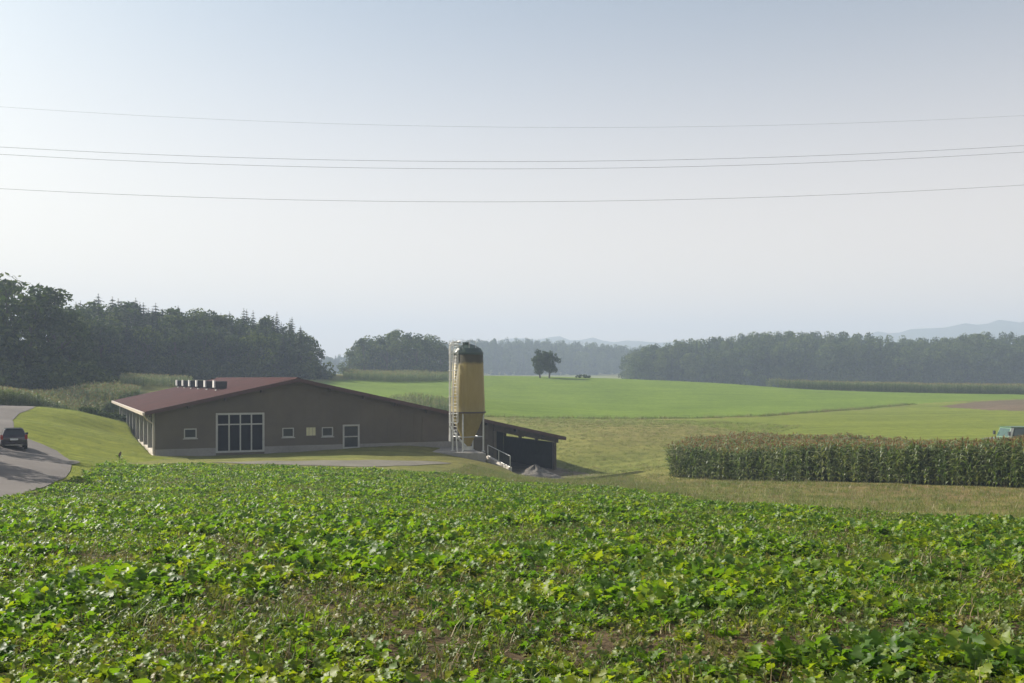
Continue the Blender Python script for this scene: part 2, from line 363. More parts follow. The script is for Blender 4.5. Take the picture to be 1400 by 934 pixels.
#@@BARN
# ------------------------------------------------------------------ barn
M['wall'] = paint('barn_wall_render', (0.112, 0.090, 0.062), 0.85, var=0.24, scale=0.35, bmp=0.2)
M['wall2'] = paint('barn_wall_boards', (0.12, 0.095, 0.068), 0.85, var=0.15, scale=0.8, bmp=0.2)
M['dark'] = paint('dark_mesh_and_shade', (0.008, 0.007, 0.010), 0.9, var=0.3, scale=2, spec=0.1)  # door panes; also the painted shade behind the side posts
M['pane'] = paint('dark_glass', (0.02, 0.022, 0.028), 0.18, var=0.3, scale=1.5, bmp=0.05)
M['frame'] = paint('galvanised_frame', (0.42, 0.41, 0.38), 0.45, 0.2, var=0.15, scale=4)
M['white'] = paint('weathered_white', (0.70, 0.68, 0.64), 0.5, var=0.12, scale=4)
M['gutter'] = paint('copper_white_gutter', (0.62, 0.53, 0.45), 0.45, 0.0, var=0.12, scale=2)
M['fascia'] = paint('dark_red_fascia', (0.075, 0.032, 0.028), 0.6, var=0.2, scale=3)
M['timber'] = paint('dark_timber', (0.075, 0.055, 0.042), 0.8, var=0.3, scale=3, bmp=0.3)
M['steel'] = paint('galvanised_steel', (0.55, 0.55, 0.54), 0.35, 0.5, var=0.15, scale=6)
M['black'] = paint('black_louvre', (0.03, 0.033, 0.036), 0.45, var=0.3, scale=5)
M['cream'] = paint('cream_panel', (0.62, 0.58, 0.34), 0.6, var=0.1, scale=5)  # pale yellow panel filling one gable window

def roof_mat():
    m, N, L, P, O = nodes_of('red_roof_tiles')
    tc = N.new('ShaderNodeTexCoord').outputs['Object']
    wv = N.new('ShaderNodeTexWave'); wv.wave_type = 'BANDS'; wv.bands_direction = 'Y'
    wv.inputs['Scale'].default_value = 0.95; wv.inputs['Distortion'].default_value = 0.0; L.new(tc, wv.inputs['Vector'])
    wx = N.new('ShaderNodeTexWave'); wx.wave_type = 'BANDS'; wx.bands_direction = 'X'; wx.wave_profile = 'SAW'
    wx.inputs['Scale'].default_value = 0.8; L.new(tc, wx.inputs['Vector'])
    n = noise(N, L, 0.5, 6, 0.65, tc); n2 = noise(N, L, 6, 3, 0.6, tc)
    c = ramp(N, L, n, [(0.3, (0.030, 0.0075, 0.0070)), (0.5, (0.042, 0.0100, 0.0090)), (0.72, (0.056, 0.0150, 0.0135))])
    c = mixc(N, L, c, ramp(N, L, n2, [(0.3, (0.8, 0.8, 0.8)), (0.7, (1.18, 1.15, 1.12))]), 1.0, 'MULTIPLY')
    L.new(c, P.inputs['Base Color']); P.inputs['Roughness'].default_value = 0.9; P.inputs['Specular IOR Level'].default_value = 0.12
    ad = N.new('ShaderNodeMath'); ad.operation = 'ADD'; L.new(wv.outputs['Fac'], ad.inputs[0]); L.new(wx.outputs['Fac'], ad.inputs[1])
    bump(N, L, P, ad.outputs[0], 0.5, 0.03)
    return m
M['roof'] = roof_mat()

barn = empty('barn', (P0.x, P0.y, FLOOR), TH, 'long low barn with red roof, taupe gable wall and open lean-to', 'barn')
LEN, T_AP, Z_AP, SL = 45.0, 11.65, 6.33, 0.219
T_END = 37.8
def rz_(t): return Z_AP - SL * abs(t - T_AP)            # top of the roof, local height
TK = 0.20
def lz(z): return z - FLOOR
def gl(px, py): t, z = gab(px, py); return t, lz(z)

def open_wall(name, x0, x1, zb, top, breaks, opens, y0, y1, mat, parent):
    xs = sorted({x0, x1, *[b for b in breaks if x0 < b < x1], *[o[0] for o in opens], *[o[1] for o in opens]})
    mb = MB()
    for a, b in zip(xs[:-1], xs[1:]):
        m = (a + b) / 2; zs = sorted((o[2], o[3]) for o in opens if o[0] <= m <= o[1]); z = zb
        for lo, hi in zs:
            if lo > z + 1e-4: mb.prism([(a, z), (b, z), (b, lo), (a, lo)], y0, y1)
            z = hi
        mb.prism([(a, z), (b, z), (b, top(b)), (a, top(a))], y0, y1)
    return mb.build(name, mat, parent)

def frame(mb, x0, x1, z0, z1, w, y0, y1):
    mb.box(x0, x1, y0, y1, z1 - w, z1); mb.box(x0, x1, y0, y1, z0, z0 + w)
    mb.box(x0, x0 + w, y0, y1, z0 + w, z1 - w); mb.box(x1 - w, x1, y0, y1, z0 + w, z1 - w)

def rect(pxa, pya, pxb, pyb):
    (ta, _), (tb, _) = gl(pxa, pya), gl(pxb, pyb); tm = (pxa + pxb) / 2
    return ta, tb, gl(tm, pyb)[1], gl(tm, pya)[1]
D_big = rect(295, 564.5, 361.5, 619.5); D_small = rect(468.5, 580.5, 491.5, 615.0)
D_big = (D_big[0], D_big[1], 0.02, D_big[3]); D_small = (D_small[0], D_small[1], 0.05, D_small[3])
WINS = [rect(251.5, 586, 269, 599.5), rect(386, 585, 402, 598), rect(417.5, 583, 433, 597), rect(440, 584, 455.5, 597)]
wtop = lambda t: rz_(t) - TK - 0.012
WALL_R = 30.4
open_wall('wall', 0, WALL_R, -0.75, wtop, [T_AP], [D_big, D_small] + WINS, 0, 0.28, M['wall'], barn)
MB().prism([(T_AP + 11.6, 0.55), (WALL_R - 0.55, 0.55), (WALL_R - 0.55, wtop(WALL_R) - 0.5), (T_AP + 11.6, wtop(T_AP + 11.6) - 0.75)], -0.06, -0.002).build('board_panel', M['wall2'], barn)
for a, b in ((0.02, D_big[0]), (D_big[1], D_small[0]), (D_small[1], WALL_R - 2.6)): MB().box(a, b, -0.05, -0.003, -0.7, 0.46).build('plinth', M['concrete'], barn)
k_ = 1.2
while k_ < WALL_R - 0.4:                               # cover strips over the joints of the wall sheets
    tops_ = [o_[3] + 0.1 for o_ in [D_big, D_small] + WINS if o_[0] - 0.15 < k_ < o_[1] + 0.15]
    if not (T_AP + 11.5 < k_ < WALL_R - 0.5): MB().box(k_ - 0.025, k_ + 0.025, -0.014, -0.002, max([0.47] + tops_), wtop(k_) - 0.35).build('batten', M['wall'], barn)
    k_ += 1.25
# back and inner walls
MB().prism([(0, -0.7), (WALL_R, -0.7), (WALL_R, wtop(WALL_R)), (T_AP, wtop(T_AP)), (0, wtop(0))], LEN - 0.3, LEN).build('wall', M['wall'], barn)
MB().box(WALL_R - 0.25, WALL_R, 0.281, LEN - 0.301, -2.8, rz_(WALL_R) - TK - 0.06).build('wall', M['wall'], barn)
MB().box(0.02, WALL_R - 0.26, 0.285, LEN - 0.305, -0.3, 0.0).build('floor_slab', M['concrete'], barn)
# left side: kerb, posts, added dark sheets that put interior shade between them
MB().box(-0.12, 0.18, 0.29, LEN - 0.31, -0.75, 0.32).build('side_kerb', M['palecon'], barn)
ps = [0.12] + [4.6 + 4.45 * i for i in range(9)] + [LEN - 0.4]
post_me = None
for y in ps:
    if post_me is None: post_me = MB().box(-0.15, 0.15, -0.15, 0.15, 0.321, rz_(0) - TK - 0.1).mesh('post', M['frame'])
    link(bpy.data.objects.new('post', post_me), barn).location = (-0.02, y + 0.31, 0)
for a, b in zip(ps[:-1], ps[1:]):
    MB().box(0.30, 0.34, a + 0.5, b + 0.3, 0.0, rz_(0) - TK - 0.12).build('dark_backing', M['dark'], barn)
# roof slabs
def roof_side(name, ta, tb, y0, y1):
    z = lambda t: rz_(t)
    mb = MB(); mb.prism([(ta, z(ta) - TK), (tb, z(tb) - TK), (tb, z(tb)), (ta, z(ta))], y0, y1)
    return mb.build(name, M['roof'], barn)
r1 = roof_side('roof_slope', -0.85, T_AP, -0.75, LEN + 0.7)
r2 = roof_side('roof_slope', T_AP, T_END, -0.75, LEN + 0.7)
MB().prism([(T_AP - 0.32, rz_(T_AP - 0.32) + 0.005), (T_AP + 0.32, rz_(T_AP + 0.32) + 0.005), (T_AP + 0.05, Z_AP + 0.09), (T_AP - 0.05, Z_AP + 0.09)], -0.77, LEN + 0.72).build('ridge_cap', M['roof'], r1)
for ta, tb, par in ((-0.85, T_AP, r1), (T_AP + 0.0, T_END, r2)):
    MB().prism([(ta, rz_(ta) - TK - 0.09), (tb, rz_(tb) - TK - 0.09), (tb, rz_(tb) + 0.02), (ta, rz_(ta) + 0.02)], -0.80, -0.755).build('verge_board', M['fascia'], par)
g = MB()
g.prism([(-1.02, rz_(-.85) - 0.30), (-0.86, rz_(-.85) - 0.30), (-0.86, rz_(-.85) - 0.04), (-1.05, rz_(-.85) - 0.04)], -0.75, LEN + 0.7)
g.build('gutter', M['gutter'], r1)
MB().tube([(-0.95, -0.6, rz_(-.85) - 0.3), (-0.6, -0.3, rz_(-.85) - 0.7), (-0.16, -0.12, rz_(-.85) - 1.0), (-0.16, -0.12, 0.1)], 0.06, 8).build('downpipe', M['gutter'], r1)
# purlin ends under the verge
for t in [-0.4 + 3.0 * i for i in range(13)]:
    if abs(t - T_AP) < 0.3: continue
    MB().box(t - 0.08, t + 0.08, -0.70, -0.02, rz_(t) - TK - 0.33, rz_(t) - TK - 0.09).build('purlin', M['timber'], r1 if t < T_AP else r2)

# big sliding door with eight dark panes
def glazed(name, rc, ncol, split, w, parent, pane_mat, bar):
    x0, x1, z0, z1 = rc
    e = bpy.data.objects.new(name, None); link(e, parent); e.location = (x0, 0, z0); Wd, Hh = x1 - x0, z1 - z0
    f = MB(); frame(f, 0.003, Wd - 0.003, 0.003, Hh - 0.003, w, -0.04, 0.12)
    xs = [w + (Wd - 2 * w) * k / ncol for k in range(ncol + 1)]
    for k in range(1, ncol): f.box(xs[k] - bar / 2, xs[k] + bar / 2, -0.03, 0.11, w, Hh - w)
    zs = [w] + ([Hh * split] if split else []) + [Hh - w]
    if split:
        for k in range(ncol): f.box(xs[k] + (bar / 2 if k else 0), xs[k + 1] - (bar / 2 if k < ncol - 1 else 0), -0.025, 0.10, Hh * split - bar / 2, Hh * split + bar / 2)
    f.build('frame', M['frame'], e)
    for k in range(ncol):
        for q in range(len(zs) - 1):
            MB().box(xs[k] - 0.01, xs[k + 1] + 0.01, 0.05, 0.07, zs[q] - 0.01, zs[q + 1] + 0.01).build('pane', pane_mat, e)
    return e
glazed('sliding_door', D_big, 4, 0.71, 0.16, barn, M['dark'], 0.11)
d = glazed('door', D_small, 1, 0.50, 0.15, barn, M['pane'], 0.10)
MB().tube([(0.28, -0.07, 1.0), (0.28, -0.09, 1.05), (0.40, -0.09, 1.05)], 0.02, 6).build('handle', M['steel'], d)
for i, w_ in enumerate(WINS):
    e = bpy.data.objects.new('window', None); link(e, barn); e.location = (w_[0], 0, w_[2]); Wd, Hh = w_[1] - w_[0], w_[3] - w_[2]
    f = MB(); frame(f, 0.003, Wd - 0.003, 0.003, Hh - 0.003, 0.09, 0.02, 0.14); f.build('frame', M['wall2'] if i == 2 else M['frame'], e)
    MB().box(0.08, Wd - 0.08, 0.06, 0.08, 0.08, Hh - 0.08).build('pane', M['cream'] if i == 2 else M['pane'], e)
    if i == 2:
        e['label'] = 'window filled by a pale yellow panel'
        for k in range(1, 3): MB().box(Wd * k / 3 - 0.012, Wd * k / 3 + 0.012, 0.045, 0.0595, 0.09, Hh - 0.09).build('slat', M['wall2'], e)
    else:
        MB().box(-0.08, Wd + 0.08, -0.10, 0.018, -0.07, -0.003).build('sill', M['frame'], e)

# roof ventilators in a row along the left slope
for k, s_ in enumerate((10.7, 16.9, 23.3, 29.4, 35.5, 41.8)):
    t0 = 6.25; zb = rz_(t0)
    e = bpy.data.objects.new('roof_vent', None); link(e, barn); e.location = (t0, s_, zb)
    b = MB(); b.box(0.05, 1.1, -0.35, 0.35, 0.16, 0.46); b.box(0.05, 1.1, -0.42, 0.42, 0.47, 0.90)
    for q in range(4): b.box(0.02, 1.13, -0.46, -0.425, 0.50 + q * 0.1, 0.55 + q * 0.1)
    b.build('louvre_box', M['black'], e)
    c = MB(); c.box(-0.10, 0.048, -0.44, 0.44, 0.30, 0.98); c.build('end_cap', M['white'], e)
    for xx in (0.15, 0.95):
        MB().box(xx - 0.05, xx + 0.05, -0.3, 0.3, -0.2, 0.159).build('foot', M['white'], e)

# lean-to at the right end
SD = 12.0; T_W = 37.0; zf = SHEDF - FLOOR
MB().prism([(WALL_R + 0.002, rz_(WALL_R) - TK - 0.66), (T_W + 0.35, rz_(T_W + 0.35) - TK - 0.50), (T_W + 0.35, rz_(T_W + 0.35) - TK - 0.02), (WALL_R + 0.002, rz_(WALL_R) - TK - 0.02)], -0.12, 0.1).build('beam', M['timber'], barn)
MB().box(WALL_R + 0.0, WALL_R + 0.32, -0.1, 0.26, zf - 0.3, rz_(WALL_R + .3) - TK - 0.67).build('post', M['wall'], barn)
zt = rz_(T_W) - TK
M['shedwall'] = paint('dark_shed_boards', (0.028, 0.026, 0.026), 0.9, var=0.3, scale=2, spec=0.15)
MB().box(T_W - 0.1, T_W + 0.1, 0.12, SD, zf - 0.4, zt - 0.52).build('wall', M['shedwall'], barn)
for y in (0.0, 3.9, 7.8, 11.7):
    MB().box(T_W - 0.13, T_W + 0.13, y + (-0.11 if y == 0 else 0), y + 0.3, (zf - 0.4) if y == 0 else zt - 0.519, zt - 0.06 - (0.45 if y == 0 else 0)).build('post', M['timber'], barn)
MB().prism([(WALL_R + .01, zf - 0.4), (T_W - .11, zf - 0.4), (T_W - .11, rz_(T_W) - TK - 0.05), (WALL_R + .01, rz_(WALL_R) - TK - 0.05)], SD, SD + 0.25).build('wall', M['shedwall'], barn)
for y in (3.9, 7.8):
    MB().prism([(WALL_R + .01, rz_(WALL_R) - TK - 0.35), (T_W + 0.4, rz_(T_W + .4) - TK - 0.35), (T_W + 0.4, rz_(T_W + .4) - TK - 0.01), (WALL_R + .01, rz_(WALL_R) - TK - 0.01)], y + 0.05, y + 0.25).build('rafter', M['timber'], barn)
MB().prism([(T_END + .002, rz_(T_END) - TK - 0.12), (T_END + 0.05, rz_(T_END) - TK - 0.12), (T_END + 0.05, rz_(T_END) + 0.015), (T_END + .002, rz_(T_END) + 0.015)], -0.8, LEN + 0.7).build('verge_board', M['fascia'], r2)

# ------------------------------------------------------------------ slab, retaining kerb with railing, gravel heap
SLZ = EYE - 6.45
def slab():
    a = at(562, 617, 87.8); b = at(664.5, 619.5, 85.6); c = bw(27.25, -0.06, 0); d_ = bw(19.8, -0.06, 0)
    q = [a, b, c, d_]; vs = [(p.x, p.y, SLZ - 1.6) for p in q] + [(p.x, p.y, SLZ) for p in q]
    mb = MB().add(vs, [(3, 2, 1, 0), (4, 5, 6, 7), (0, 1, 5, 4), (1, 2, 6, 5), (2, 3, 7, 6), (3, 0, 4, 7)])
    o = mb.build('concrete_slab', M['concrete'])
    bv = o.modifiers.new('bevel', 'BEVEL'); bv.width = 0.04
    return tag(o, 'raised grey concrete slab carrying the feed silo', 'slab')
slab()
rail = empty('railing', tuple(at(667, 628, 88)), 0, 'steel railing on a low pale kerb beside the lean-to ramp', 'railing')
ra = at(667, 630.5, 88.0) ; rb = at(697.5, 646.5, 84.0); dv = (rb - ra); ln = dv.length; u = dv / ln
ang = math.atan2(dv.y, dv.x); o0 = rail.location
def rl(k, z): p = ra + dv * k - o0; return Vector((p.x, p.y, p.z + z))
nrm = Vector((-u.y, u.x, 0)).normalized() * 0.16
kv = [rl(0, -1.5) - nrm, rl(1, -1.5) - nrm, rl(1, -1.5) + nrm, rl(0, -1.5) + nrm, rl(0, 0.46) - nrm, rl(1, 0.46) - nrm, rl(1, 0.46) + nrm, rl(0, 0.46) + nrm]
MB().add(kv, [(3, 2, 1, 0), (4, 5, 6, 7), (0, 1, 5, 4), (1, 2, 6, 5), (2, 3, 7, 6), (3, 0, 4, 7)]).build('kerb', M['palecon'], rail)
MB().tube([rl(0, 1.42), rl(1, 1.42)], 0.032, 8).build('top_rail', M['steel'], rail)
MB().tube([rl(0, 0.50), rl(1, 0.50)], 0.02, 6).build('bottom_rail', M['steel'], rail)
for k in (0.0, 0.5, 1.0): MB().tube([rl(k, 0.3), rl(k, 1.42)], 0.034, 8).build('post', M['steel'], rail)
for k in range(1, 32):
    if k != 16: MB().tube([rl(k / 32, 0.5), rl(k / 32, 1.40)], 0.011, 5).build('baluster', M['black'], rail)

def heap():
    n, m = 44, 22; V = []; c = at(731, 645, 88.5); V = []; h0 = 1.25
    for i in range(m + 1):
        r = 2.75 * i / m
        for j in range(n):
            a = 2 * math.pi * j / n; k = 1 + 0.12 * math.sin(3 * a + 1) + 0.07 * math.sin(7 * a)
            x = c.x + r * k * math.cos(a) * 0.92; y = c.y + r * k * math.sin(a)
            z = h0 * max(0, 1 - i / m) ** 1.15 * (1 + 0.1 * math.sin(5 * a + r)) + rng.normal(0, 0.03)
            V.append((x, y, gz(x, y) + z - 0.06))
    F = [(i * n + j, i * n + (j + 1) % n, (i + 1) * n + (j + 1) % n, (i + 1) * n + j) for i in range(m) for j in range(n)]
    o = link(bpy.data.objects.new('gravel_heap', np_mesh('gravel_heap', V, F, [M['heap']], smooth=True)))
    return tag(o, 'heap of grey brown gravel at the mouth of the lean-to', 'gravel heap')
heap()

# ------------------------------------------------------------------ feed silo
def silo_mat():
    m, N, L, P, O = nodes_of('yellowed_fibreglass')
    tc = N.new('ShaderNodeTexCoord').outputs['Object']
    mp = N.new('ShaderNodeMapping'); mp.inputs['Scale'].default_value = (3, 3, 0.25); L.new(tc, mp.inputs[0])
    n = noise(N, L, 1.6, 6, 0.7, mp.outputs[0]); n2 = noise(N, L, 1.2, 4, 0.6, tc)
    c = ramp(N, L, n, [(0.2, (0.31, 0.24, 0.068)), (0.55, (0.375, 0.295, 0.088)), (0.85, (0.41, 0.34, 0.13))])
    sx = N.new('ShaderNodeSeparateXYZ'); L.new(tc, sx.inputs[0])
    ad = N.new('ShaderNodeMath'); ad.operation = 'MULTIPLY_ADD'; ad.inputs[1].default_value = 0.5; L.new(n2, ad.inputs[0]); L.new(sx.outputs['Z'], ad.inputs[2])
    mr = N.new('ShaderNodeMapRange'); mr.inputs['From Min'].default_value = 7.85; mr.inputs['From Max'].default_value = 8.15; L.new(ad.outputs[0], mr.inputs['Value'])
    c = mixc(N, L, c, (0.085, 0.075, 0.035), mr.outputs[0])
    L.new(c, P.inputs['Base Color']); P.inputs['Roughness'].default_value = 0.5
    tr = N.new('ShaderNodeBsdfTranslucent'); L.new(c, tr.inputs[0])
    mx = N.new('ShaderNodeMixShader'); mx.inputs[0].default_value = 0.42
    L.new(P.outputs[0], mx.inputs[1]); L.new(tr.outputs[0], mx.inputs[2]); L.new(mx.outputs[0], O.inputs[0])
    return m
M['silo'] = silo_mat(); M['greentop'] = paint('dark_green_lid', (0.030, 0.055, 0.040), 0.45, var=0.35, scale=2)
silo = empty('feed_silo', (-3.90, 88.0, SLZ), 0, 'tall yellowed fibreglass feed silo on legs with caged ladder', 'silo')
zc = lambda py: (HZ - py) / FPX * 88.0 + EYE - SLZ
ZB, ZT = zc(565), zc(483)
hull = MB().lathe([(0.22, zc(611)), (0.26, zc(609)), (1.02, zc(584)), (1.50, ZB + .02), (1.555, ZB + 0.10), (1.50, ZB + 0.18), (1.49, ZB + 0.9), (1.34, ZT)], 40)
hull.build('hull', M['silo'], silo, smooth=False)
for p in silo.children[0].data.polygons: p.use_smooth = True
MB().lathe([(1.60, ZB + 0.03), (1.60, ZB + 0.15), (1.50, ZB + 0.16), (1.50, ZB + 0.02)], 40).build('girth_band', M['timber'], silo)
lid = MB().lathe([(1.355, ZT - 0.14), (1.375, ZT - 0.10), (1.375, ZT + .05), (1.15, zc(476.5)), (0.62, zc(472)), (0.30, zc(470.5)), (0.0001, zc(470.3))], 40).build('lid', M['greentop'], silo)
for k in range(4):
    a = R(345 + 90 * k); x, y = 1.42 * math.cos(a), 1.42 * math.sin(a)
    leg = MB().tube([(x, y, 0.0), (x, y, ZB + 0.5)], 0.075, 8).build('leg', M['steel'], silo)
    MB().box(x - 0.16, x + 0.16, y - 0.16, y + 0.16, 0.0, 0.03).build('foot_plate', M['steel'], leg)
for k in range(4):
    a, b = R(345 + 90 * k), R(75 + 90 * k)
    MB().tube([(1.42 * math.cos(a), 1.42 * math.sin(a), 1.3), (1.42 * math.cos(b), 1.42 * math.sin(b), 1.3)], 0.035, 6).build('brace', M['steel'], silo)
# ladder with cage on the camera-left side
la = R(232); lc = Vector((math.cos(la), math.sin(la), 0)); lt = Vector((-lc.y, lc.x, 0))
lad = bpy.data.objects.new('ladder', None); link(lad, silo); lb = lc * 1.72; lad.location = lb; zl0, zl1 = 1.15, zc(466)
for k in (-1, 1): MB().tube([lt * 0.23 * k + Vector((0, 0, zl0)), lt * 0.23 * k + Vector((0, 0, zl1))], 0.032, 6).build('rail', M['white'], lad)
zz = zl0 + 0.2
while zz < zl1 - 0.1:
    MB().tube([lt * -0.23 + Vector((0, 0, zz)), lt * 0.23 + Vector((0, 0, zz))], 0.016, 5).build('rung', M['white'], lad); zz += 0.29
def ring(z, n=12):
    return [(lt * (0.36 * math.cos(math.pi * j / n)) + lc * (0.68 * math.sin(math.pi * j / n)) + Vector((0, 0, z))) for j in range(n + 1)]
zz = 2.6
while zz < zl1:
    MB().tube(ring(zz), 0.022, 5).build('cage_hoop', M['white'], lad); zz += 0.75
for j in (0, 3, 6, 9, 12):
    p = ring(0)[j]; MB().tube([p + Vector((0, 0, 2.6)), p + Vector((0, 0, zl1 - 0.1))], 0.018, 5).build('cage_strap', M['white'], lad)
# filling and venting pipes
for a_, top, r_ in ((R(206), zc(468), 0.075), (R(196), zc(472), 0.06)):
    q = Vector((math.cos(a_), math.sin(a_), 0)) * 1.66
    pts = [q + Vector((0, 0, 0.9)), q + Vector((0, 0, top - 0.3)), q * 0.96 + Vector((0, 0, top - 0.08)), q * 0.72 + Vector((0, 0, top + 0.02)), q * 0.4 + Vector((0, 0, top - 0.05))]
    MB().tube(pts, r_, 8).build('pipe', M['white'], silo)
MB().tube([(-1.55, -0.9, 2.3), (-0.9, -0.85, 1.3), (-0.25, -0.6, 0.55), (-0.1, -0.3, 0.35)], 0.10, 8).build('auger_tube', M['steel'], silo)
MB().tube([(-1.15, -1.2, 1.9), (-0.95, -1.25, 1.2), (-0.85, -1.25, 0.0)], 0.055, 8).build('pipe', M['steel'], silo)
MB().box(-0.35, 0.35, -0.55, 0.25, 0.12, 0.42).build('outlet_box', M['steel'], silo)
# lid furniture: hoops and a vent
for k in range(6):
    a = R(150 + 32 * k); x, y = 1.12 * math.cos(a), 1.12 * math.sin(a)
    MB().tube([(x, y, zc(478)), (x * 1.02, y * 1.02, zc(466.5))], 0.018, 5).build('guard_post', M['steel'], silo)
MB().tube([(1.14 * math.cos(R(150 + 8 * k)), 1.14 * math.sin(R(150 + 8 * k)), zc(467)) for k in range(21)], 0.018, 5).build('guard_rail', M['steel'], silo)
for k, (x_, h_) in enumerate(((-1.25, 462.5), (-0.9, 465), (-0.55, 463.5), (-0.2, 465.5), (0.25, 464.5))):
    MB().tube([(x_, -0.5, zc(474)), (x_ - 0.1, -0.5, zc(h_ + 2)), (x_ + 0.05, -0.45, zc(h_)), (x_ + 0.22, -0.4, zc(h_ + 3))], 0.013, 5).build('wire_hoop', M['steel'], silo)
MB().lathe([(0.30, zc(472)), (0.30, zc(469)), (0.38, zc(468.6)), (0.0001, zc(467.3))], 14, -0.15, -0.2).build('hatch', M['greentop'], silo)

# ------------------------------------------------------------------ power cables
for px_pts, r_, lab in (([(0,146),(700,174),(1400,158)], 0.0045, 'thin faint earth wire above the other cables'), ([(0,201),(700,221),(1400,199)], 0.0085, 'upper one of the two close power cables'),
                        ([(0,211),(700,231),(1400,208)], 0.0085, 'lower one of the two close power cables'), ([(0,258),(700,276),(1400,253)], 0.0085, 'lowest single power cable crossing the sky')):
    (x0, y0), (x1, y1), (x2, y2) = px_pts
    A_ = np.polyfit([x0, x1, x2], [y0, y1, y2], 2)
    pts = [at(px, float(np.polyval(A_, px)), 62.0 + (px - 700) * 0.004) for px in range(-700, 2101, 50)]
    me = MB().tube(pts, r_, 6).mesh('power_cable', M['black'])
    tag(link(bpy.data.objects.new('power_cable', me)), lab, 'cable', 'power cables crossing above the fields')

# ------------------------------------------------------------------ haze
def haze():
    m = bpy.data.materials.new('haze'); m.use_nodes = True; N = m.node_tree.nodes; L = m.node_tree.links
    for n in list(N): N.remove(n)
    o = N.new('ShaderNodeOutputMaterial'); v = N.new('ShaderNodeVolumePrincipled')
    v.inputs['Color'].default_value = (0.52, 0.62, 0.80, 1); v.inputs['Density'].default_value = HAZE; v.inputs['Anisotropy'].default_value = 0.1
    L.new(v.outputs[0], o.inputs['Volume'])
    b = MB().box(-2900, 2900, -600, 2800, EYE - 30, EYE + 148).build('haze', m)
    tag(b, 'thin morning haze filling the valley', kind='stuff')
HAZE = 0.00070
haze()
#@@VEG
# ------------------------------------------------------------------ plant shapes
def leaf_arr(stations, fold=0.18, droop=0.9, stem=0.35, wob=0.0, r=None):
    """stations: (position along blade 0..1, half width); returns verts, quads of one leaf along +x, unit length, petiole first"""
    V = []; F = []
    sp = [(0.0, 0.012)] + [(stem, 0.014)] + [(stem + (1 - stem) * p, w) for p, w in stations]
    for k, (p, w) in enumerate(sp):
        bend = droop * p * p * 0.5; x = math.sin(bend * 1.2 + 1e-6) / (1.2 * droop * 0.5 + 1e-6) / max(p, 1e-6) * p if False else p * math.cos(bend * 0.6); z = -0.5 * bend * p
        j = (r.uniform(-1, 1) * wob * w) if r else 0
        V += [(x, -w + j * .3, z + fold * w + j), (x, 0, z), (x, w + j * .3, z + fold * w - j)]
        if k: a = 3 * (k - 1); b = 3 * k; F += [(a, b, b + 1, a + 1), (a + 1, b + 1, b + 2, a + 2)]
    return np.array(V, float), np.array(F, int)
rp = random.Random(3)
LEAVES = []
for k in range(10):
    wd_ = rp.uniform(0.15, 0.20); n_ = 9; st = [(0.02, 0.03)]
    for q in range(1, n_):
        p = q / n_; env = wd_ * (0.45 + 0.75 * p if k < 7 else 0.75 + 0.3 * p) * min(1.0, (1 - p) * 3.2) ** 0.6
        st.append((p + rp.uniform(-.02, .02), env * (1.12 if q % 2 else 0.66) * rp.uniform(0.85, 1.15)))
    st.append((1.0, 0.008))
    LEAVES.append(leaf_arr(st, rp.uniform(0.05, 0.5), rp.uniform(0.5, 1.7), rp.uniform(0.24, 0.38), 0.75, rp))

def xf(V, az, el, sc, roll=0.0, off=(0, 0, 0)):
    m = (Matrix.Rotation(az, 3, 'Z') @ Matrix.Rotation(-el, 3, 'Y') @ Matrix.Rotation(roll, 3, 'X')) * sc
    return V @ np.array(m).T + np.array(off)
def merge(parts):
    Vs = []; Fs = []; o = 0
    for V, F in parts: Vs.append(V); Fs.append(F + o); o += len(V)
    return np.vstack(Vs), np.vstack(Fs)

PROTO = {}
def proto_coll(key):
    c = bpy.data.collections.new('source_' + key); PROTO[key] = c; return c
def proto(coll, name, V, F, mats, mi=None, smooth=False):
    o = bpy.data.objects.new(name, np_mesh(name, V, F, mats, mi, smooth)); coll.objects.link(o); return o

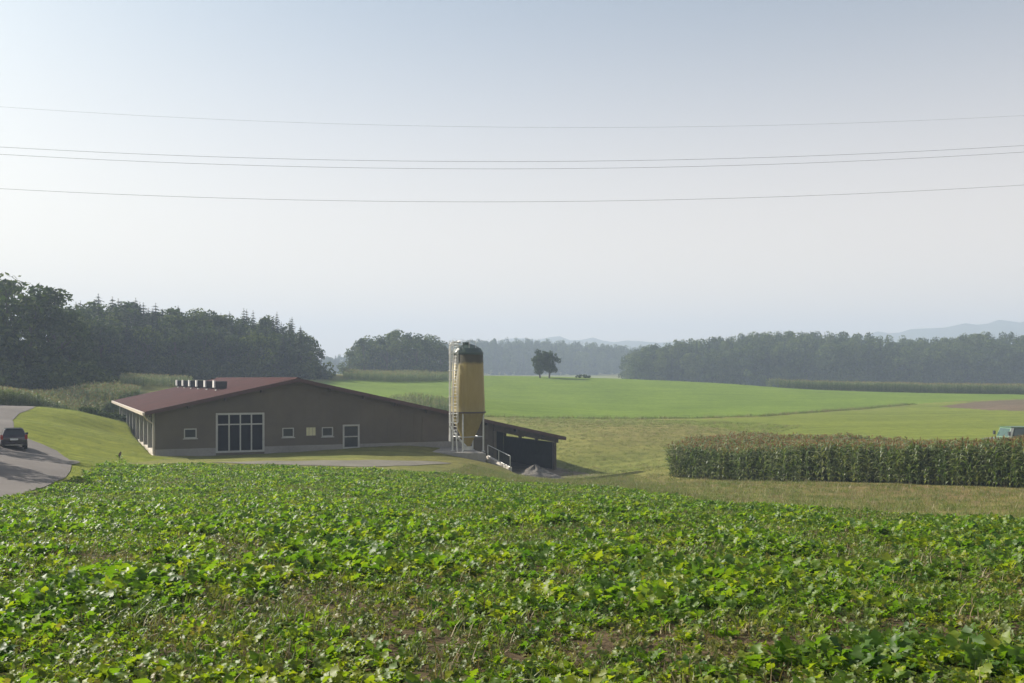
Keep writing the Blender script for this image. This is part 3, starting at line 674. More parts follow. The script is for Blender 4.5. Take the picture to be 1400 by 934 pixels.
def scatter(name, coll, P, rz, sc, tilt=None, label=None, cat=None, seed=0):
    """one object whose points carry copies of the plants in coll (stuff that nobody could count)"""
    P = np.asarray(P, np.float32); n = len(P); k = len(coll.objects); r = np.random.default_rng(seed + 5)
    me = bpy.data.meshes.new(name); me.vertices.add(n); me.vertices.foreach_set('co', P.ravel())
    rot = np.zeros((n, 3), np.float32); rot[:, 2] = rz
    if tilt is not None: rot[:, 0] = r.normal(0, tilt, n); rot[:, 1] = r.normal(0, tilt, n)
    a = me.attributes.new('rot', 'FLOAT_VECTOR', 'POINT'); a.data.foreach_set('vector', rot.ravel())
    scv = np.asarray(sc, np.float32); scv = np.repeat(scv[:, None], 3, 1) if scv.ndim == 1 else scv
    a = me.attributes.new('scl', 'FLOAT_VECTOR', 'POINT'); a.data.foreach_set('vector', np.ascontiguousarray(scv).ravel())
    a = me.attributes.new('pick', 'INT', 'POINT'); a.data.foreach_set('value', r.integers(0, k, n).astype(np.int32))
    o = link(bpy.data.objects.new(name, me))
    ng = bpy.data.node_groups.new(name, 'GeometryNodeTree')
    ng.interface.new_socket('Geometry', in_out='INPUT', socket_type='NodeSocketGeometry'); ng.interface.new_socket('Geometry', in_out='OUTPUT', socket_type='NodeSocketGeometry')
    N = ng.nodes; L = ng.links
    gi = N.new('NodeGroupInput'); go = N.new('NodeGroupOutput'); ip = N.new('GeometryNodeInstanceOnPoints'); ci = N.new('GeometryNodeCollectionInfo')
    ci.inputs[0].default_value = coll; ci.inputs[1].default_value = True; ci.inputs[2].default_value = True
    def attr(nm, typ):
        q = N.new('GeometryNodeInputNamedAttribute'); q.data_type = typ; q.inputs[0].default_value = nm; return q.outputs[0]
    e2r = N.new('FunctionNodeEulerToRotation'); L.new(attr('rot', 'FLOAT_VECTOR'), e2r.inputs[0])
    L.new(gi.outputs[0], ip.inputs['Points']); L.new(ci.outputs[0], ip.inputs['Instance']); ip.inputs['Pick Instance'].default_value = True
    L.new(attr('pick', 'INT'), ip.inputs['Instance Index']); L.new(e2r.outputs[0], ip.inputs['Rotation']); L.new(attr('scl', 'FLOAT_VECTOR'), ip.inputs['Scale'])
    L.new(ip.outputs[0], go.inputs[0])
    o.modifiers.new('scatter', 'NODES').node_group = ng
    return tag(o, label, cat, kind='stuff')

# ------------------------------------------------------------------ trees
def clump_faces(r, centre, rad, n, size, up=0.25):
    d = r.normal(size=(n, 3)); d /= np.linalg.norm(d, axis=1)[:, None]
    c = centre + d * rad * (0.55 + 0.5 * r.random((n, 1)) ** 0.6)
    nn = d + r.normal(0, 0.55, (n, 3)) + np.array([0, 0, up]); nn /= np.linalg.norm(nn, axis=1)[:, None]
    a = np.cross(nn, r.normal(size=(n, 3))); a /= np.linalg.norm(a, axis=1)[:, None]; b = np.cross(nn, a)
    s = size * (0.55 + 0.9 * r.random((n, 1)))
    V = np.stack([c - a * s, c - b * s * 0.62, c + a * s, c + b * s * 0.62], 1).reshape(-1, 3)
    return V, np.arange(4 * n).reshape(n, 4)

def broadleaf(seed, h=1.0, w=0.36, nl=34, nq=70, size=0.024, base=0.12, stems=1):
    """crown and trunk of unit height"""
    r = np.random.default_rng(seed); parts = []
    tips = []
    for k in range(nl):
        u = r.random(); z = base + (0.97 - base) * (0.06 + 0.94 * u)
        prof = w * (math.sin(math.pi * min(1, max(0, (z - base * 0.6) / (1.02 - base * 0.6))) ** 0.8) ** 0.6)
        a = r.random() * 2 * math.pi; q = prof * (0.35 + 0.6 * r.random() ** 0.5)
        c = np.array([q * math.cos(a), q * math.sin(a), z - 0.05]); rad = np.array([0.10, 0.10, 0.075]) * (0.75 + 0.7 * r.random()) * (w / 0.36) ** 0.5
        tips.append(c); parts.append(clump_faces(r, c, rad, nq, size))
    V, F = merge(parts)
    t = MB()
    for s_ in range(stems):
        ox = (s_ - (stems - 1) / 2) * 0.16
        t.tube([(ox * .6, 0, -0.03), (ox, 0.004, base), (ox * 1.2, 0.0, 0.35), (ox * 1.3, 0.01, 0.6), (ox, 0, 0.85)], [0.028, 0.022, 0.017, 0.011, 0.004], 8)
    for c in tips[::3]:
        z0 = 0.15 + 0.5 * max(0, c[2] - 0.2); t.tube([(0, 0, z0), (c[0] * .5, c[1] * .5, (z0 + c[2]) / 2), tuple(c)], [0.010, 0.007, 0.002], 5)
    return V, F, t
def conifer(seed, w=0.15, tiers=26, nb=11, base=0.08):
    r = np.random.default_rng(seed); V = []; F = []
    for k in range(tiers):
        u = k / (tiers - 1); z = base + (0.99 - base) * u; L = w * (1 - u) ** 0.66 * (0.8 + 0.4 * r.random()) + 0.012
        for j in range(nb):
            a = 2 * math.pi * (j + r.random()) / nb + k; l = L * (0.6 + 0.55 * r.random()); d = np.array([math.cos(a), math.sin(a), 0]); sd = np.array([-d[1], d[0], 0])
            for q in range(3):
                f0, f1 = q / 3, (q + 1.25) / 3; wd = l * 0.30 * (1.1 - 0.5 * abs(q - 1)) * (0.7 + .6 * r.random()); dz = r.normal(0, 0.006)
                p0 = d * l * f0 + np.array([0, 0, z - 0.30 * l * f0 + dz]); p1 = d * l * f1 + np.array([0, 0, z - 0.42 * l * f1 + dz]); pm = (p0 + p1) / 2
                o = len(V); V += [p0, pm + sd * wd + [0, 0, -0.2 * wd], p1, pm - sd * wd + [0, 0, -0.2 * wd]]; F.append((o, o + 1, o + 2, o + 3))
    t = MB(); t.tube([(0, 0, -0.03), (0, 0, 0.4), (0, 0, 0.98)], [0.016, 0.010, 0.002], 7)
    return np.array(V), np.array(F), t

TREES = {}
for key, fn in (('broad', [broadleaf(10 + k, w=0.30 + 0.05 * k, nl=36, nq=64) for k in range(4)]), ('conifer', [conifer(40 + k, w=0.15 + 0.025 * k) for k in range(3)])):
    TREES[key] = []
    for V, F, t in fn:
        TREES[key].append((np_mesh('crown', V, F, [M['fir'] if key == 'conifer' else M['tree']]), t.mesh('trunk', M['bark'])))
def tree(name, x, y, hgt, kind, var, label, group, wide=1.0, rz=None):
    e = empty(name, (x, y, gz(x, y) - 0.1), random.uniform(0, 6.28) if rz is None else rz, label, 'tree', group)
    e.scale = (hgt * wide, hgt * wide, hgt)
    c, t = TREES[kind][var % len(TREES[kind])]
    link(bpy.data.objects.new('trunk', t), e); link(bpy.data.objects.new('crown', c), e)
    return e

def top_at(px, prof):
    return float(np.interp(px, [p[0] for p in prof], [p[1] for p in prof]))
# broadleaf edge of the wood on the left, nearest
prof1 = [(-200, 365), (0, 374), (30, 388), (60, 388), (85, 396), (108, 420), (125, 455)]
for px, Y, dy in ((-70,140,0),(-25,146,5),(8,150,-2),(42,152,2),(74,156,0),(98,160,14),(-50,165,-4),(20,168,0),(60,172,3),(112,168,48)):
    x = (px - 700) / FPX * Y; z1 = EYE + (HZ - top_at(px, prof1) - dy) / FPX * Y
    tree('broadleaf_tree', x, Y, z1 - gz(x, Y) + 0.3, 'broad', random.randrange(4), 'big round broadleaf tree at the tall end of the wood above the maize', 'tall broadleaf trees at the wood edge', random.uniform(0.95, 1.15))
# mixed wood receding behind the barn
prof2 = [(90, 405), (140, 410), (190, 414), (240, 423), (300, 427), (340, 428), (380, 436), (410, 444), (428, 458), (440, 480)]
rw = random.Random(11)
for row, (Ya, Yb, drop) in enumerate(((184, 226, 20), (192, 233, 8), (202, 240, 0), (214, 248, -2))):
    px = 92 + 6 * row
    while px < 436 - 5 * row:
        f = (px - 90) / 350; Y = Ya + (Yb - Ya) * f + rw.uniform(-3, 3); x = (px - 700) / FPX * Y
        con = rw.random() < (0.30, 0.55, 0.7, 0.6)[row] and px < 415
        ty = top_at(px, prof2) + drop + (rw.uniform(-7, 8) if con else rw.uniform(0, 14))
        z1 = EYE + (HZ - ty) / FPX * Y; hgt = z1 - gz(x, Y) + 0.3
        if con: tree('conifer_tree', x, Y, hgt, 'conifer', rw.randrange(3), 'dark pointed conifer in the mixed wood behind the barn', 'conifers of the wood behind the barn', rw.uniform(1.0, 1.35))
        else: tree('broadleaf_tree', x, Y, hgt, 'broad', rw.randrange(4), 'round topped broadleaf tree in the mixed wood behind the barn', 'broadleaf trees of the wood behind the barn', rw.uniform(0.8, 1.05))
        px += rw.uniform(9, 15)
uc = proto_coll('shrub')
for k in range(4):
    r = np.random.default_rng(300 + k); V, F = merge([clump_faces(r, np.array([r.normal(0, .32), r.normal(0, .32), 0.15 + 0.7 * r.random()]), np.array([.3, .3, .25]), 46, 0.085) for q in range(16)]); proto(uc, 'shrub', V, F, [M['tree']])
P = []; S = []
for px, Y in [(p, 140 + 14 * rw.random()) for p in range(-60, 128, 5)] + [(p, 180 + 42 * (p - 95) / 340 + 6 * rw.random()) for p in range(95, 438, 5)]:
    x = (px - 700) / FPX * Y; P.append((x, Y, gz(x, Y) - 0.2)); S.append(rw.uniform(2.2, 4.5))
scatter('undergrowth', uc, P, rng.random(len(P)) * 6.28, np.array(S), None, 'dark undergrowth along the foot of the wood', 'undergrowth', 19)
# clump between the woods
prof3 = [(470, 486), (485, 468), (505, 456), (540, 449), (575, 452), (598, 464), (625, 478)]
for row in range(2):
    px = 478 + 8 * row
    while px < 622:
        Y = 318 + 14 * row + rw.uniform(-4, 4); x = (px - 700) / FPX * Y; z1 = EYE + (HZ - top_at(px, prof3) - rw.uniform(0, 6)) / FPX * Y
        tree('broadleaf_tree', x, Y, z1 - gz(x, Y) + 0.3, 'broad', rw.randrange(4), 'hazy broadleaf tree in the rounded grove left of the silo', 'trees of the rounded grove', rw.uniform(0.85, 1.15)); px += rw.uniform(15, 22)
# lone tree on the crest, a twin crown
V, F, t = broadleaf(77, w=0.46, nl=40, nq=80, size=0.026, base=0.20, stems=2)
xl, yl = W(745.5, 258); lone = empty('lone_tree', (xl, yl, gz(xl, yl) - 0.05), 0.4, 'lone dark broadleaf tree with two crowns on the green crest', 'tree'); lone.scale = (0.9, 0.9, 1.0)
def lone_crown():
    r = np.random.default_rng(5); parts = []
    for cx, cz, rx, rz2, n in ((-1.6, 5.0, 2.1, 2.5, 58), (1.7, 4.4, 2.6, 2.5, 58), (0.1, 4.6, 2.4, 2.7, 70), (-1.9, 2.3, 1.6, 1.2, 22), (1.4, 2.5, 1.8, 1.2, 22)):
        for k in range(n):
            d = r.normal(size=3); d /= np.linalg.norm(d); f = 0.5 + 0.5 * r.random()
            parts.append(clump_faces(r, np.array([cx + d[0] * rx * f, d[1] * rx * f, cz + d[2] * rz2 * f]), np.array([0.65, 0.65, 0.5]) * (0.6 + .8 * r.random()), 55, 0.17))
    return merge(parts)
V, F = lone_crown()
link(bpy.data.objects.new('crown', np_mesh('crown', V, F, [M['tree']])), lone)
for sx in (-2.1, 1.6):
    MB().tube([(sx * .75, 0, -0.2), (sx * 0.9, 0, 1.5), (sx, 0.1, 3.6), (sx * 1.1, 0, 5.6)], [0.28, 0.22, 0.16, 0.05], 8).build('trunk', M['bark'], lone)
# small bushes
def bush(px, Y, hgt, wide, label):
    x, y = W(px, Y); e = empty('bush', (x, y, gz(x, y) - 0.1), 0, label, 'bush'); r = np.random.default_rng(int(px)); parts = []
    for k in range(26):
        a = r.random() * 6.28; q = wide * 0.5 * r.random() ** 0.5; z = hgt * (0.25 + 0.55 * (1 - (q / wide * 1.7) ** 2) * r.random())
        parts.append(clump_faces(r, np.array([q * math.cos(a), q * math.sin(a), z]), np.array([.22, .22, .2]) * hgt, 40, 0.05 * hgt + 0.06))
    V, F = merge(parts); link(bpy.data.objects.new('crown', np_mesh('crown', V, F, [M['tree']])), e)
    MB().tube([(0, 0, -0.1), (0, 0, hgt * 0.6)], 0.05 * hgt, 6).build('trunk', M['bark'], e)
bush(797, 262, 1.3, 4.2, 'low dark bush on the crest right of the lone tree')
bush(1172, 400, 6.0, 16, 'pale rounded bush in front of the far right wood')
# hedge beside the far corner of the barn
def hedge():
    r = np.random.default_rng(9); parts = []; a = Vector(W(121, 105)); b = Vector(W(172, 114))
    for k in range(60):
        p = a.lerp(b, (k + r.random()) / 60) + Vector((r.normal(0, 0.5), r.normal(0, 0.5))); z = gz(p.x, p.y)
        top = EYE - (567 - HZ) / FPX * p.y; hh = max(0.5, top - z)
        for q in range(4): parts.append(clump_faces(r, np.array([p.x, p.y, z + hh * (0.1 + 0.8 * r.random())]), np.array([.5, .5, .35]), 26, 0.13))
    V, F = merge(parts); c = (a + b) / 2
    V = V - np.array([c.x, c.y, gz(c.x, c.y)])
    e = empty('hedge', (c.x, c.y, gz(c.x, c.y)), 0, 'dark low hedge in the hollow beside the barn side wall', 'hedge')
    link(bpy.data.objects.new('foliage', np_mesh('foliage', V, F, [M['tree']])), e)
hedge()
# roadside trees whose shade falls across the road
for x, y, hh in ((-32.6, 54.6, 8.0), (-40.4, 66.8, 8.5)):
    tree('broadleaf_tree', x, y, hh, 'broad', 1, 'roadside broadleaf tree shading the farm road', 'roadside trees', 1.1)

# far woods that read as one mass
fc = proto_coll('far_tree')
for k, (key, v) in enumerate((('broad', 0), ('broad', 1), ('broad', 2), ('broad', 3), ('conifer', 0), ('conifer', 1), ('conifer', 2))):
    fc.objects.link(bpy.data.objects.new('far_tree', TREES[key][v][0]))
def far_wood(name, prof, Y0, Y1, rows, gap, label, seed, px0, px1):
    r = np.random.default_rng(seed); P = []; S = []
    for row in range(rows):
        px = px0 + r.random() * gap
        while px < px1:
            Y = Y0 + (Y1 - Y0) * row / max(1, rows - 1) + r.uniform(-6, 6); x = (px - 700) / FPX * Y; z0 = gz(x, Y)
            top = EYE + (HZ - top_at(px, prof) - (r.uniform(-4, 6) if row > 0 else r.uniform(4, 22))) / FPX * Y
            hh = max(5.0, top - z0); wd = r.uniform(0.62, 1.05) * min(hh, 20.0); P.append((x, Y, z0 - 0.3)); S.append((wd, wd, hh)); px += gap * r.uniform(0.6, 1.4)
    return scatter(name, fc, P, r.random(len(P)) * 6.28, np.array(S), None, label, 'wood', seed)
far_wood('wood', [(860, 482), (880, 474), (920, 468), (960, 462), (1020, 458), (1070, 453), (1120, 457), (1160, 455), (1220, 460), (1260, 463), (1300, 462), (1340, 456), (1400, 457), (1700, 450)], 430, 500, 5, 8, 'hazy blue wood along the right side of the valley', 3, 868, 1640)
far_wood('wood', [(420, 492), (600, 470), (640, 466), (700, 464), (760, 466), (800, 470), (860, 474), (900, 476)], 800, 930, 5, 5.5, 'pale distant wood behind the lone tree', 4, 425, 905)
# distant hills
def hills():
    V = []; F = []; n = 140; prof = [(420, 492), (600, 480), (690, 464), (760, 462), (860, 467), (960, 468), (1100, 462), (1180, 458), (1240, 452), (1300, 446), (1350, 441), (1400, 438), (1600, 432), (1900, 430), (2400, 517)]
    for i in range(n + 1):
        px = 300 + 2100 * i / n; x = (px - 700) / FPX
        zt = (HZ - top_at(px, prof) + 2.0 * math.sin(i * 1.7) + 1.2 * math.sin(i * 4.1)) / FPX * 2050 + EYE
        V += [(x * 1650, 1650, EYE - 8), (x * 1850, 1850, EYE - 8 + (zt - EYE + 8) * 0.55), (x * 2050, 2050, zt), (x * 2600, 2600, EYE - 8)]
    for i in range(n):
        for j in range(3): F.append((i * 4 + j, (i + 1) * 4 + j, (i + 1) * 4 + j + 1, i * 4 + j + 1))
    o = link(bpy.data.objects.new('hills', np_mesh('hills', V, F, [paint('far_woodland', (0.10, 0.11, 0.085), 0.9, var=0.3, scale=0.05, bmp=0)], smooth=True)))
    tag(o, 'faint wooded hills on the horizon', kind='structure')
hills()

# ------------------------------------------------------------------ maize
def vnoise(x, y, s, seed):
    xi = np.floor(x / s).astype(int); yi = np.floor(y / s).astype(int); fx = x / s - xi; fy = y / s - yi
    hsh = lambda a, b: ((np.sin(a * 127.1 + b * 311.7 + seed * 17.3) * 43758.5453) % 1.0)
    fx = fx * fx * (3 - 2 * fx); fy = fy * fy * (3 - 2 * fy)
    return (hsh(xi, yi) * (1 - fx) + hsh(xi + 1, yi) * fx) * (1 - fy) + (hsh(xi, yi + 1) * (1 - fx) + hsh(xi + 1, yi + 1) * fx) * fy
mc = proto_coll('maize')
def maize(seed):
    r = random.Random(seed); V = []; F = []; mi = []; hgt = r.uniform(2.05, 2.3)
    def quad(a, m_): o = len(V); V.extend(a); F.append((o, o + 1, o + 2, o + 3)); mi.append(m_)
    for k in range(4):
        a0, a1 = k * math.pi / 2, (k + 1) * math.pi / 2; q = 0.014
        quad([(q*math.cos(a0), q*math.sin(a0), 0), (q*math.cos(a1), q*math.sin(a1), 0), (q*.6*math.cos(a1), q*.6*math.sin(a1), hgt), (q*.6*math.cos(a0), q*.6*math.sin(a0), hgt)], 1)
    n = 15; az = r.random() * 6.28
    for k in range(n):
        az += math.pi + r.uniform(-1.3, 1.3); z0 = 0.15 + (hgt - 0.25) * k / (n - 1); L = (0.62 + 0.36 * math.sin(math.pi * k / n)) * r.uniform(0.85, 1.1); d = (math.cos(az), math.sin(az)); s = (-d[1], d[0])
        el = r.uniform(0.9, 1.15); px_, pz = 0.0, z0; seg = 4; w0 = 0.046; tw = r.uniform(-0.5, 0.5)
        prev = None
        for q in range(seg + 1):
            f = q / seg; w = w0 * (0.6 + 1.2 * f - 1.75 * f * f) if f < 1 else 0.003
            e = ((d[0]*px_ + s[0]*w, d[1]*px_ + s[1]*w, pz + w * tw), (d[0]*px_ - s[0]*w, d[1]*px_ - s[1]*w, pz - w * tw))
            if prev: quad([prev[0], prev[1], e[1], e[0]], 0)
            prev = e; ang_ = el - f * 1.9; px_ += math.cos(ang_) * L / seg; pz += math.sin(ang_) * L / seg
    for k in range(9):
        a = r.random() * 6.28; b = r.uniform(0.05, 0.6) if k else 0; l = r.uniform(0.18, 0.28); d = (math.cos(a) * math.sin(b), math.sin(a) * math.sin(b), math.cos(b)); s = (-math.sin(a) * .013, math.cos(a) * .013)
        p = (0, 0, hgt - 0.02); m_ = tuple(p[i] + d[i] * l * .55 for i in range(3)); t = tuple(p[i] + d[i] * l for i in range(3))
        quad([p, (m_[0] + s[0], m_[1] + s[1], m_[2]), t, (m_[0] - s[0], m_[1] - s[1], m_[2])], 2)
    return np.array(V), np.array(F), mi
for k in range(6):
    V, F, mi = maize(60 + k); proto(mc, 'maize_plant', V, F, [M['maize'], M['stalk'], M['tassel']], mi)
def maize_field(name, poly, row_gap, in_row, label, seed, rowdir, hs=1.0, keep=None):
    r = np.random.default_rng(seed); a = np.array(poly); c = a.mean(0); d = np.array([math.cos(rowdir), math.sin(rowdir)]); nn = np.array([-d[1], d[0]])
    q = a - c; u0, u1 = (q @ d).min(), (q @ d).max(); v0, v1 = (q @ nn).min(), (q @ nn).max()
    U, Vv = np.meshgrid(np.arange(u0, u1, in_row), np.arange(v0, v1, row_gap)); U = U.ravel() + r.normal(0, in_row * 1.2, U.size); Vv = Vv.ravel() + r.normal(0, 0.13, Vv.size)
    X = c[0] + U * d[0] + Vv * nn[0]; Y = c[1] + U * d[1] + Vv * nn[1]; m = inpoly(X, Y, poly)
    if keep is not None: m &= keep(X, Y)
    X, Y = X[m], Y[m]; Z = ground_z(X, Y) - 0.03
    return scatter(name, mc, np.stack([X, Y, Z], 1), r.random(len(X)) * 6.28, hs * r.uniform(0.88, 1.06, len(X)) * (0.93 + 0.14 * vnoise(X, Y, 3.0, seed)), 0.055, label, 'maize field', seed)
e0 = np.array(W(1160, 58.5)) - np.array(W(914, 74.5))
maize_field('maize_field', F_MAIZE_R, 0.52, 0.115, 'tall green maize with reddish tassels beside the leafy crop', 1, math.atan2(e0[1], e0[0]), 1.0)
maize_field('maize_field', [W(-140, 92), W(0, 101), W(100, 116), W(190, 134), W(192, 142), W(120, 134), W(0, 118), W(-140, 108)], 0.7, 0.17, 'dark fronted maize strip along the road under the wood', 2, 0.4, 0.86)
maize_field('maize_field', [W(165, 158), W(262, 172), W(262, 178), W(165, 170)], 0.9, 0.3, 'small bright maize strip between wood and barn roof', 3, 0.4, 0.75)
maize_field('maize_field', [W(470, 224), W(540, 228), W(612, 240), W(640, 250), W(560, 250), W(470, 238)], 0.9, 0.34, 'maize with brown tassels on the rise left of the silo', 5, 0.3, 0.8)
maize_field('maize_field', [W(520, 145), W(640, 150), W(640, 158), W(560, 162), W(520, 156)], 0.8, 0.26, 'dark maize strip just behind the barn roof end', 6, 0.1, 0.62)
maize_field('maize_field', [W(1040, 270), W(1200, 262), W(1400, 255), W(1650, 248), W(1650, 262), W(1400, 270), W(1200, 278)], 0.9, 0.32, 'long low maize strip at the foot of the right wood', 7, 0.0, 1.1)

# ------------------------------------------------------------------ leafy crop in the foreground
def leaf_set(r, n, size):
    out = []
    az = r.random() * 6.28
    for k in range(n):
        az += 2.4 + r.uniform(-0.4, 0.4); el = r.uniform(0.45, 1.35) if k < n * 0.75 else r.uniform(0.05, 0.5)
        out.append((r.randrange(len(LEAVES)), az, el, size * r.uniform(0.65, 1.15), r.uniform(-0.5, 0.5)))
    return out
cc = proto_coll('crop'); rc_ = random.Random(21); SETS = []
for k in range(9):
    st = leaf_set(rc_, rc_.randint(11, 15), rc_.uniform(0.17, 0.24)); SETS.append(st)
    V, F = merge([(xf(LEAVES[i][0], az, el, sc, ro), LEAVES[i][1]) for i, az, el, sc, ro in st])
    proto(cc, 'crop_plant', V, F, [M['crop']], smooth=True)
def seg_d(x, y, a, b):
    ax, ay = a; bx, by = b; t_ = np.clip(((x - ax) * (bx - ax) + (y - ay) * (by - ay)) / ((bx - ax) ** 2 + (by - ay) ** 2), 0, 1)
    return np.hypot(x - ax - t_ * (bx - ax), y - ay - t_ * (by - ay))
TRK = H([(300, 735), (400, 800), (520, 850), (620, 925)]); TRK2 = H([(130, 760), (260, 790), (330, 830)]); TRK3 = H([(1000, 770), (1250, 770), (1420, 790)]); TRK4 = H([(840, 890), (1000, 905), (1150, 880)]); TRK5 = H([(1180, 850), (1290, 880), (1400, 900)])
def density(x, y):
    d = 0.50 + 0.98 * sm(0.55 * vnoise(x, y, 2.2, 1) + 0.45 * vnoise(x, y, 0.9, 2), 0.28, 0.62)
    for tr, w_, k in ((TRK, 0.85, 0.93), (TRK2, 0.75, 0.85), (TRK3, 1.0, 0.6), (TRK4, 0.7, 0.8), (TRK5, 0.55, 0.8)):
        dd = np.min([seg_d(x, y, tr[i], tr[i + 1]) for i in range(len(tr) - 1)], axis=0); d *= 1 - k * (1 - sm(dd, w_ * 0.3, w_ * 1.3))
    return np.clip(d + 0.35 * sm(y, 18, 45), 0, 1.2) / 1.2
def crop_points(n_per_m2, y0, y1, seed, cond=None):
    r = np.random.default_rng(seed); n = int((y1 - y0) * (1.5 * y1 + 6) * n_per_m2)
    X = r.uniform(-0.75 * y1 - 3, 0.75 * y1 + 3, n); Y = r.uniform(y0, y1, n)
    m = (np.abs(X) < 0.68 * Y + 3.0) & inpoly(X, Y, F_CROP); m[m] &= r.random(m.sum()) < density(X[m], Y[m]); X, Y = X[m], Y[m]
    return X, Y, ground_z(X, Y)
X1, Y1, Z1 = crop_points(38, 4.0, 30.0, 31); X2, Y2, Z2 = crop_points(20, 30.0, 80.0, 32)
px_ = 700 + X1 / Y1 * FPX; vis = (px_ > -20) & (px_ < 1420) & (Y1 > 6.6); order = np.argsort(np.where(vis, Y1, 1e9))[:300]
one = np.zeros(len(X1), bool); one[order] = True
LEAF_ME = [np_mesh('leaf', V, F, [M['crop']], smooth=True) for V, F in LEAVES]
rr = random.Random(55)
for i in order:
    e = empty('crop_plant', (X1[i], Y1[i], Z1[i] - 0.01), rr.uniform(0, 6.28), 'leafy green crop plant in the front of the field', 'plant', 'crop plants at the front of the field')
    s_ = rr.uniform(0.6, 1.0); e.scale = (s_, s_, s_)
    for k, az, el, sc, ro in SETS[rr.randrange(len(SETS))]:
        o = bpy.data.objects.new('leaf', LEAF_ME[k]); link(o, e)
        o.rotation_euler = (Matrix.Rotation(az, 3, 'Z') @ Matrix.Rotation(-el, 3, 'Y') @ Matrix.Rotation(ro, 3, 'X')).to_euler(); o.scale = (sc, sc, sc)
X = np.concatenate([X1[~one], X2]); Y = np.concatenate([Y1[~one], Y2]); Z = np.concatenate([Z1[~one], Z2])
rs = np.random.default_rng(8)
big_ = 0.55 + 0.68 * sm(vnoise(X, Y, 1.6, 7), 0.2, 0.8)
scatter('leafy_crop', cc, np.stack([X, Y, Z - 0.01], 1), rs.random(len(X)) * 6.28, big_ * rs.uniform(0.8, 1.25, len(X)), 0.15, 'leafy green cover crop filling the field', 'crop', 8)
# weeds, straw and grass between the plants
wc = proto_coll('weed')
for k in range(6):
    r = random.Random(90 + k); parts = []
    for q in range(9): parts.append((xf(LEAVES[5 + q % 3][0], r.random() * 6.28, r.uniform(0.1, 1.2), r.uniform(0.05, 0.11), r.uniform(-.5, .5), (r.uniform(-.06, .06), r.uniform(-.06, .06), 0)), LEAVES[5 + q % 3][1]))
    V, F = merge(parts); proto(wc, 'weed', V, F, [M['weed']], smooth=True)
gc = proto_coll('tuft')
def tuft(seed, n, h0, h1, spread, mat, lean=0.5, coll=gc):
    r = random.Random(seed); V = []; F = []
    for q in range(n):
        a = r.random() * 6.28; l = r.uniform(h0, h1); b = r.uniform(0.05, lean); w = 0.0035 + 0.01 * l; ox, oy = r.uniform(-spread, spread), r.uniform(-spread, spread)
        d = (math.cos(a), math.sin(a)); s = (-d[1] * w, d[0] * w); o = len(V)
        m_ = (ox + d[0] * l * .5 * math.sin(b), oy + d[1] * l * .5 * math.sin(b), l * .5 * math.cos(b)); t = (ox + d[0] * l * math.sin(b * 1.6), oy + d[1] * l * math.sin(b * 1.6), l * .97 * math.cos(b * 1.5))
        V += [(ox - s[0], oy - s[1], 0), (ox + s[0], oy + s[1], 0), (m_[0] + s[0] * .8, m_[1] + s[1] * .8, m_[2]), (m_[0] - s[0] * .8, m_[1] - s[1] * .8, m_[2]), (t[0] + s[0] * .1, t[1] + s[1] * .1, t[2]), (t[0] - s[0] * .1, t[1] - s[1] * .1, t[2])]
        F += [(o, o + 1, o + 2, o + 3), (o + 3, o + 2, o + 4, o + 5)]
    proto(coll, 'tuft', np.array(V), np.array(F), [mat])
for k in range(4): tuft(k, 18, 0.05, 0.16, 0.07, M['grass'], 0.9)
tuft(9, 12, 0.06, 0.2, 0.09, M['straw'], 1.3); tuft(10, 12, 0.06, 0.2, 0.09, M['straw'], 1.5)
def rand_in(poly, n, seed, cond=None):
    r = np.random.default_rng(seed); a = np.array(poly); X = r.uniform(a[:, 0].min(), a[:, 0].max(), n); Y = r.uniform(a[:, 1].min(), a[:, 1].max(), n)
    m = inpoly(X, Y, poly) & (np.abs(X) < 0.68 * Y + 3.0) & (Y > 4.0)
    if cond is not None: m &= cond(X, Y)
    X, Y = X[m], Y[m]; return np.stack([X, Y, ground_z(X, Y) - 0.005], 1)
P = rand_in(F_CROP, 190000, 71, lambda x, y: np.random.default_rng(1).random(x.shape) < np.clip(11 / y, 0, 0.85))
scatter('weeds', wc, P, rs.random(len(P)) * 6.28, rs.uniform(0.6, 1.5, len(P)), 0.2, 'small yellowish weeds between the crop plants', 'weeds', 12)
P = rand_in(F_CROP, 210000, 72, lambda x, y: np.random.default_rng(2).random(x.shape) < np.clip(4 / y, 0, 0.25))
scatter('grass', gc, P, rs.random(len(P)) * 6.28, rs.uniform(0.6, 1.5, len(P)), 0.2, 'grass and straw between the crop plants', 'grass', 13)
# meadow grass beyond the crop
mg = proto_coll('meadow_tuft')
for k in range(3): tuft(30 + k, 26, 0.08, 0.28, 0.25, M['grass'], 0.9, mg)
tuft(35, 26, 0.08, 0.26, 0.25, M['grass'], 0.9, mg); tuft(36, 24, 0.08, 0.30, 0.25, M['straw'], 1.0, mg)
STRIP = H([(1400,714),(1100,696),(900,676),(700,658),(600,647),(640,634)]) + [W(700, 80), W(780, 84), W(905, 78), W(1160, 57.5), W(1400, 47.5), W(1700, 40), (40, 12), (22, 14)]
P = rand_in(STRIP, 60000, 73, lambda x, y: (x < 9) | (np.random.default_rng(3).random(x.shape) < 0.35))
scatter('grass', mg, P, rs.random(len(P)) * 6.28, rs.uniform(0.5, 1.1, len(P)), 0.15, 'dry grass on the strip between crop and maize', 'grass', 14)
MEAD = [W(770, 86), W(905, 79), W(990, 100), W(1100, 125), W(880, 148), W(690, 148), W(700, 112), W(770, 104)]
P = rand_in(MEAD, 11000, 74)
scatter('grass', mg, P, rs.random(len(P)) * 6.28, rs.uniform(0.5, 1.1, len(P)), 0.15, 'dry meadow grass behind the lean-to', 'grass', 15)
P = rand_in(F_LAWN, 60000, 75, lambda x, y: (~inpoly(x, y, F_ROAD)) & (x > -0.53 * y))
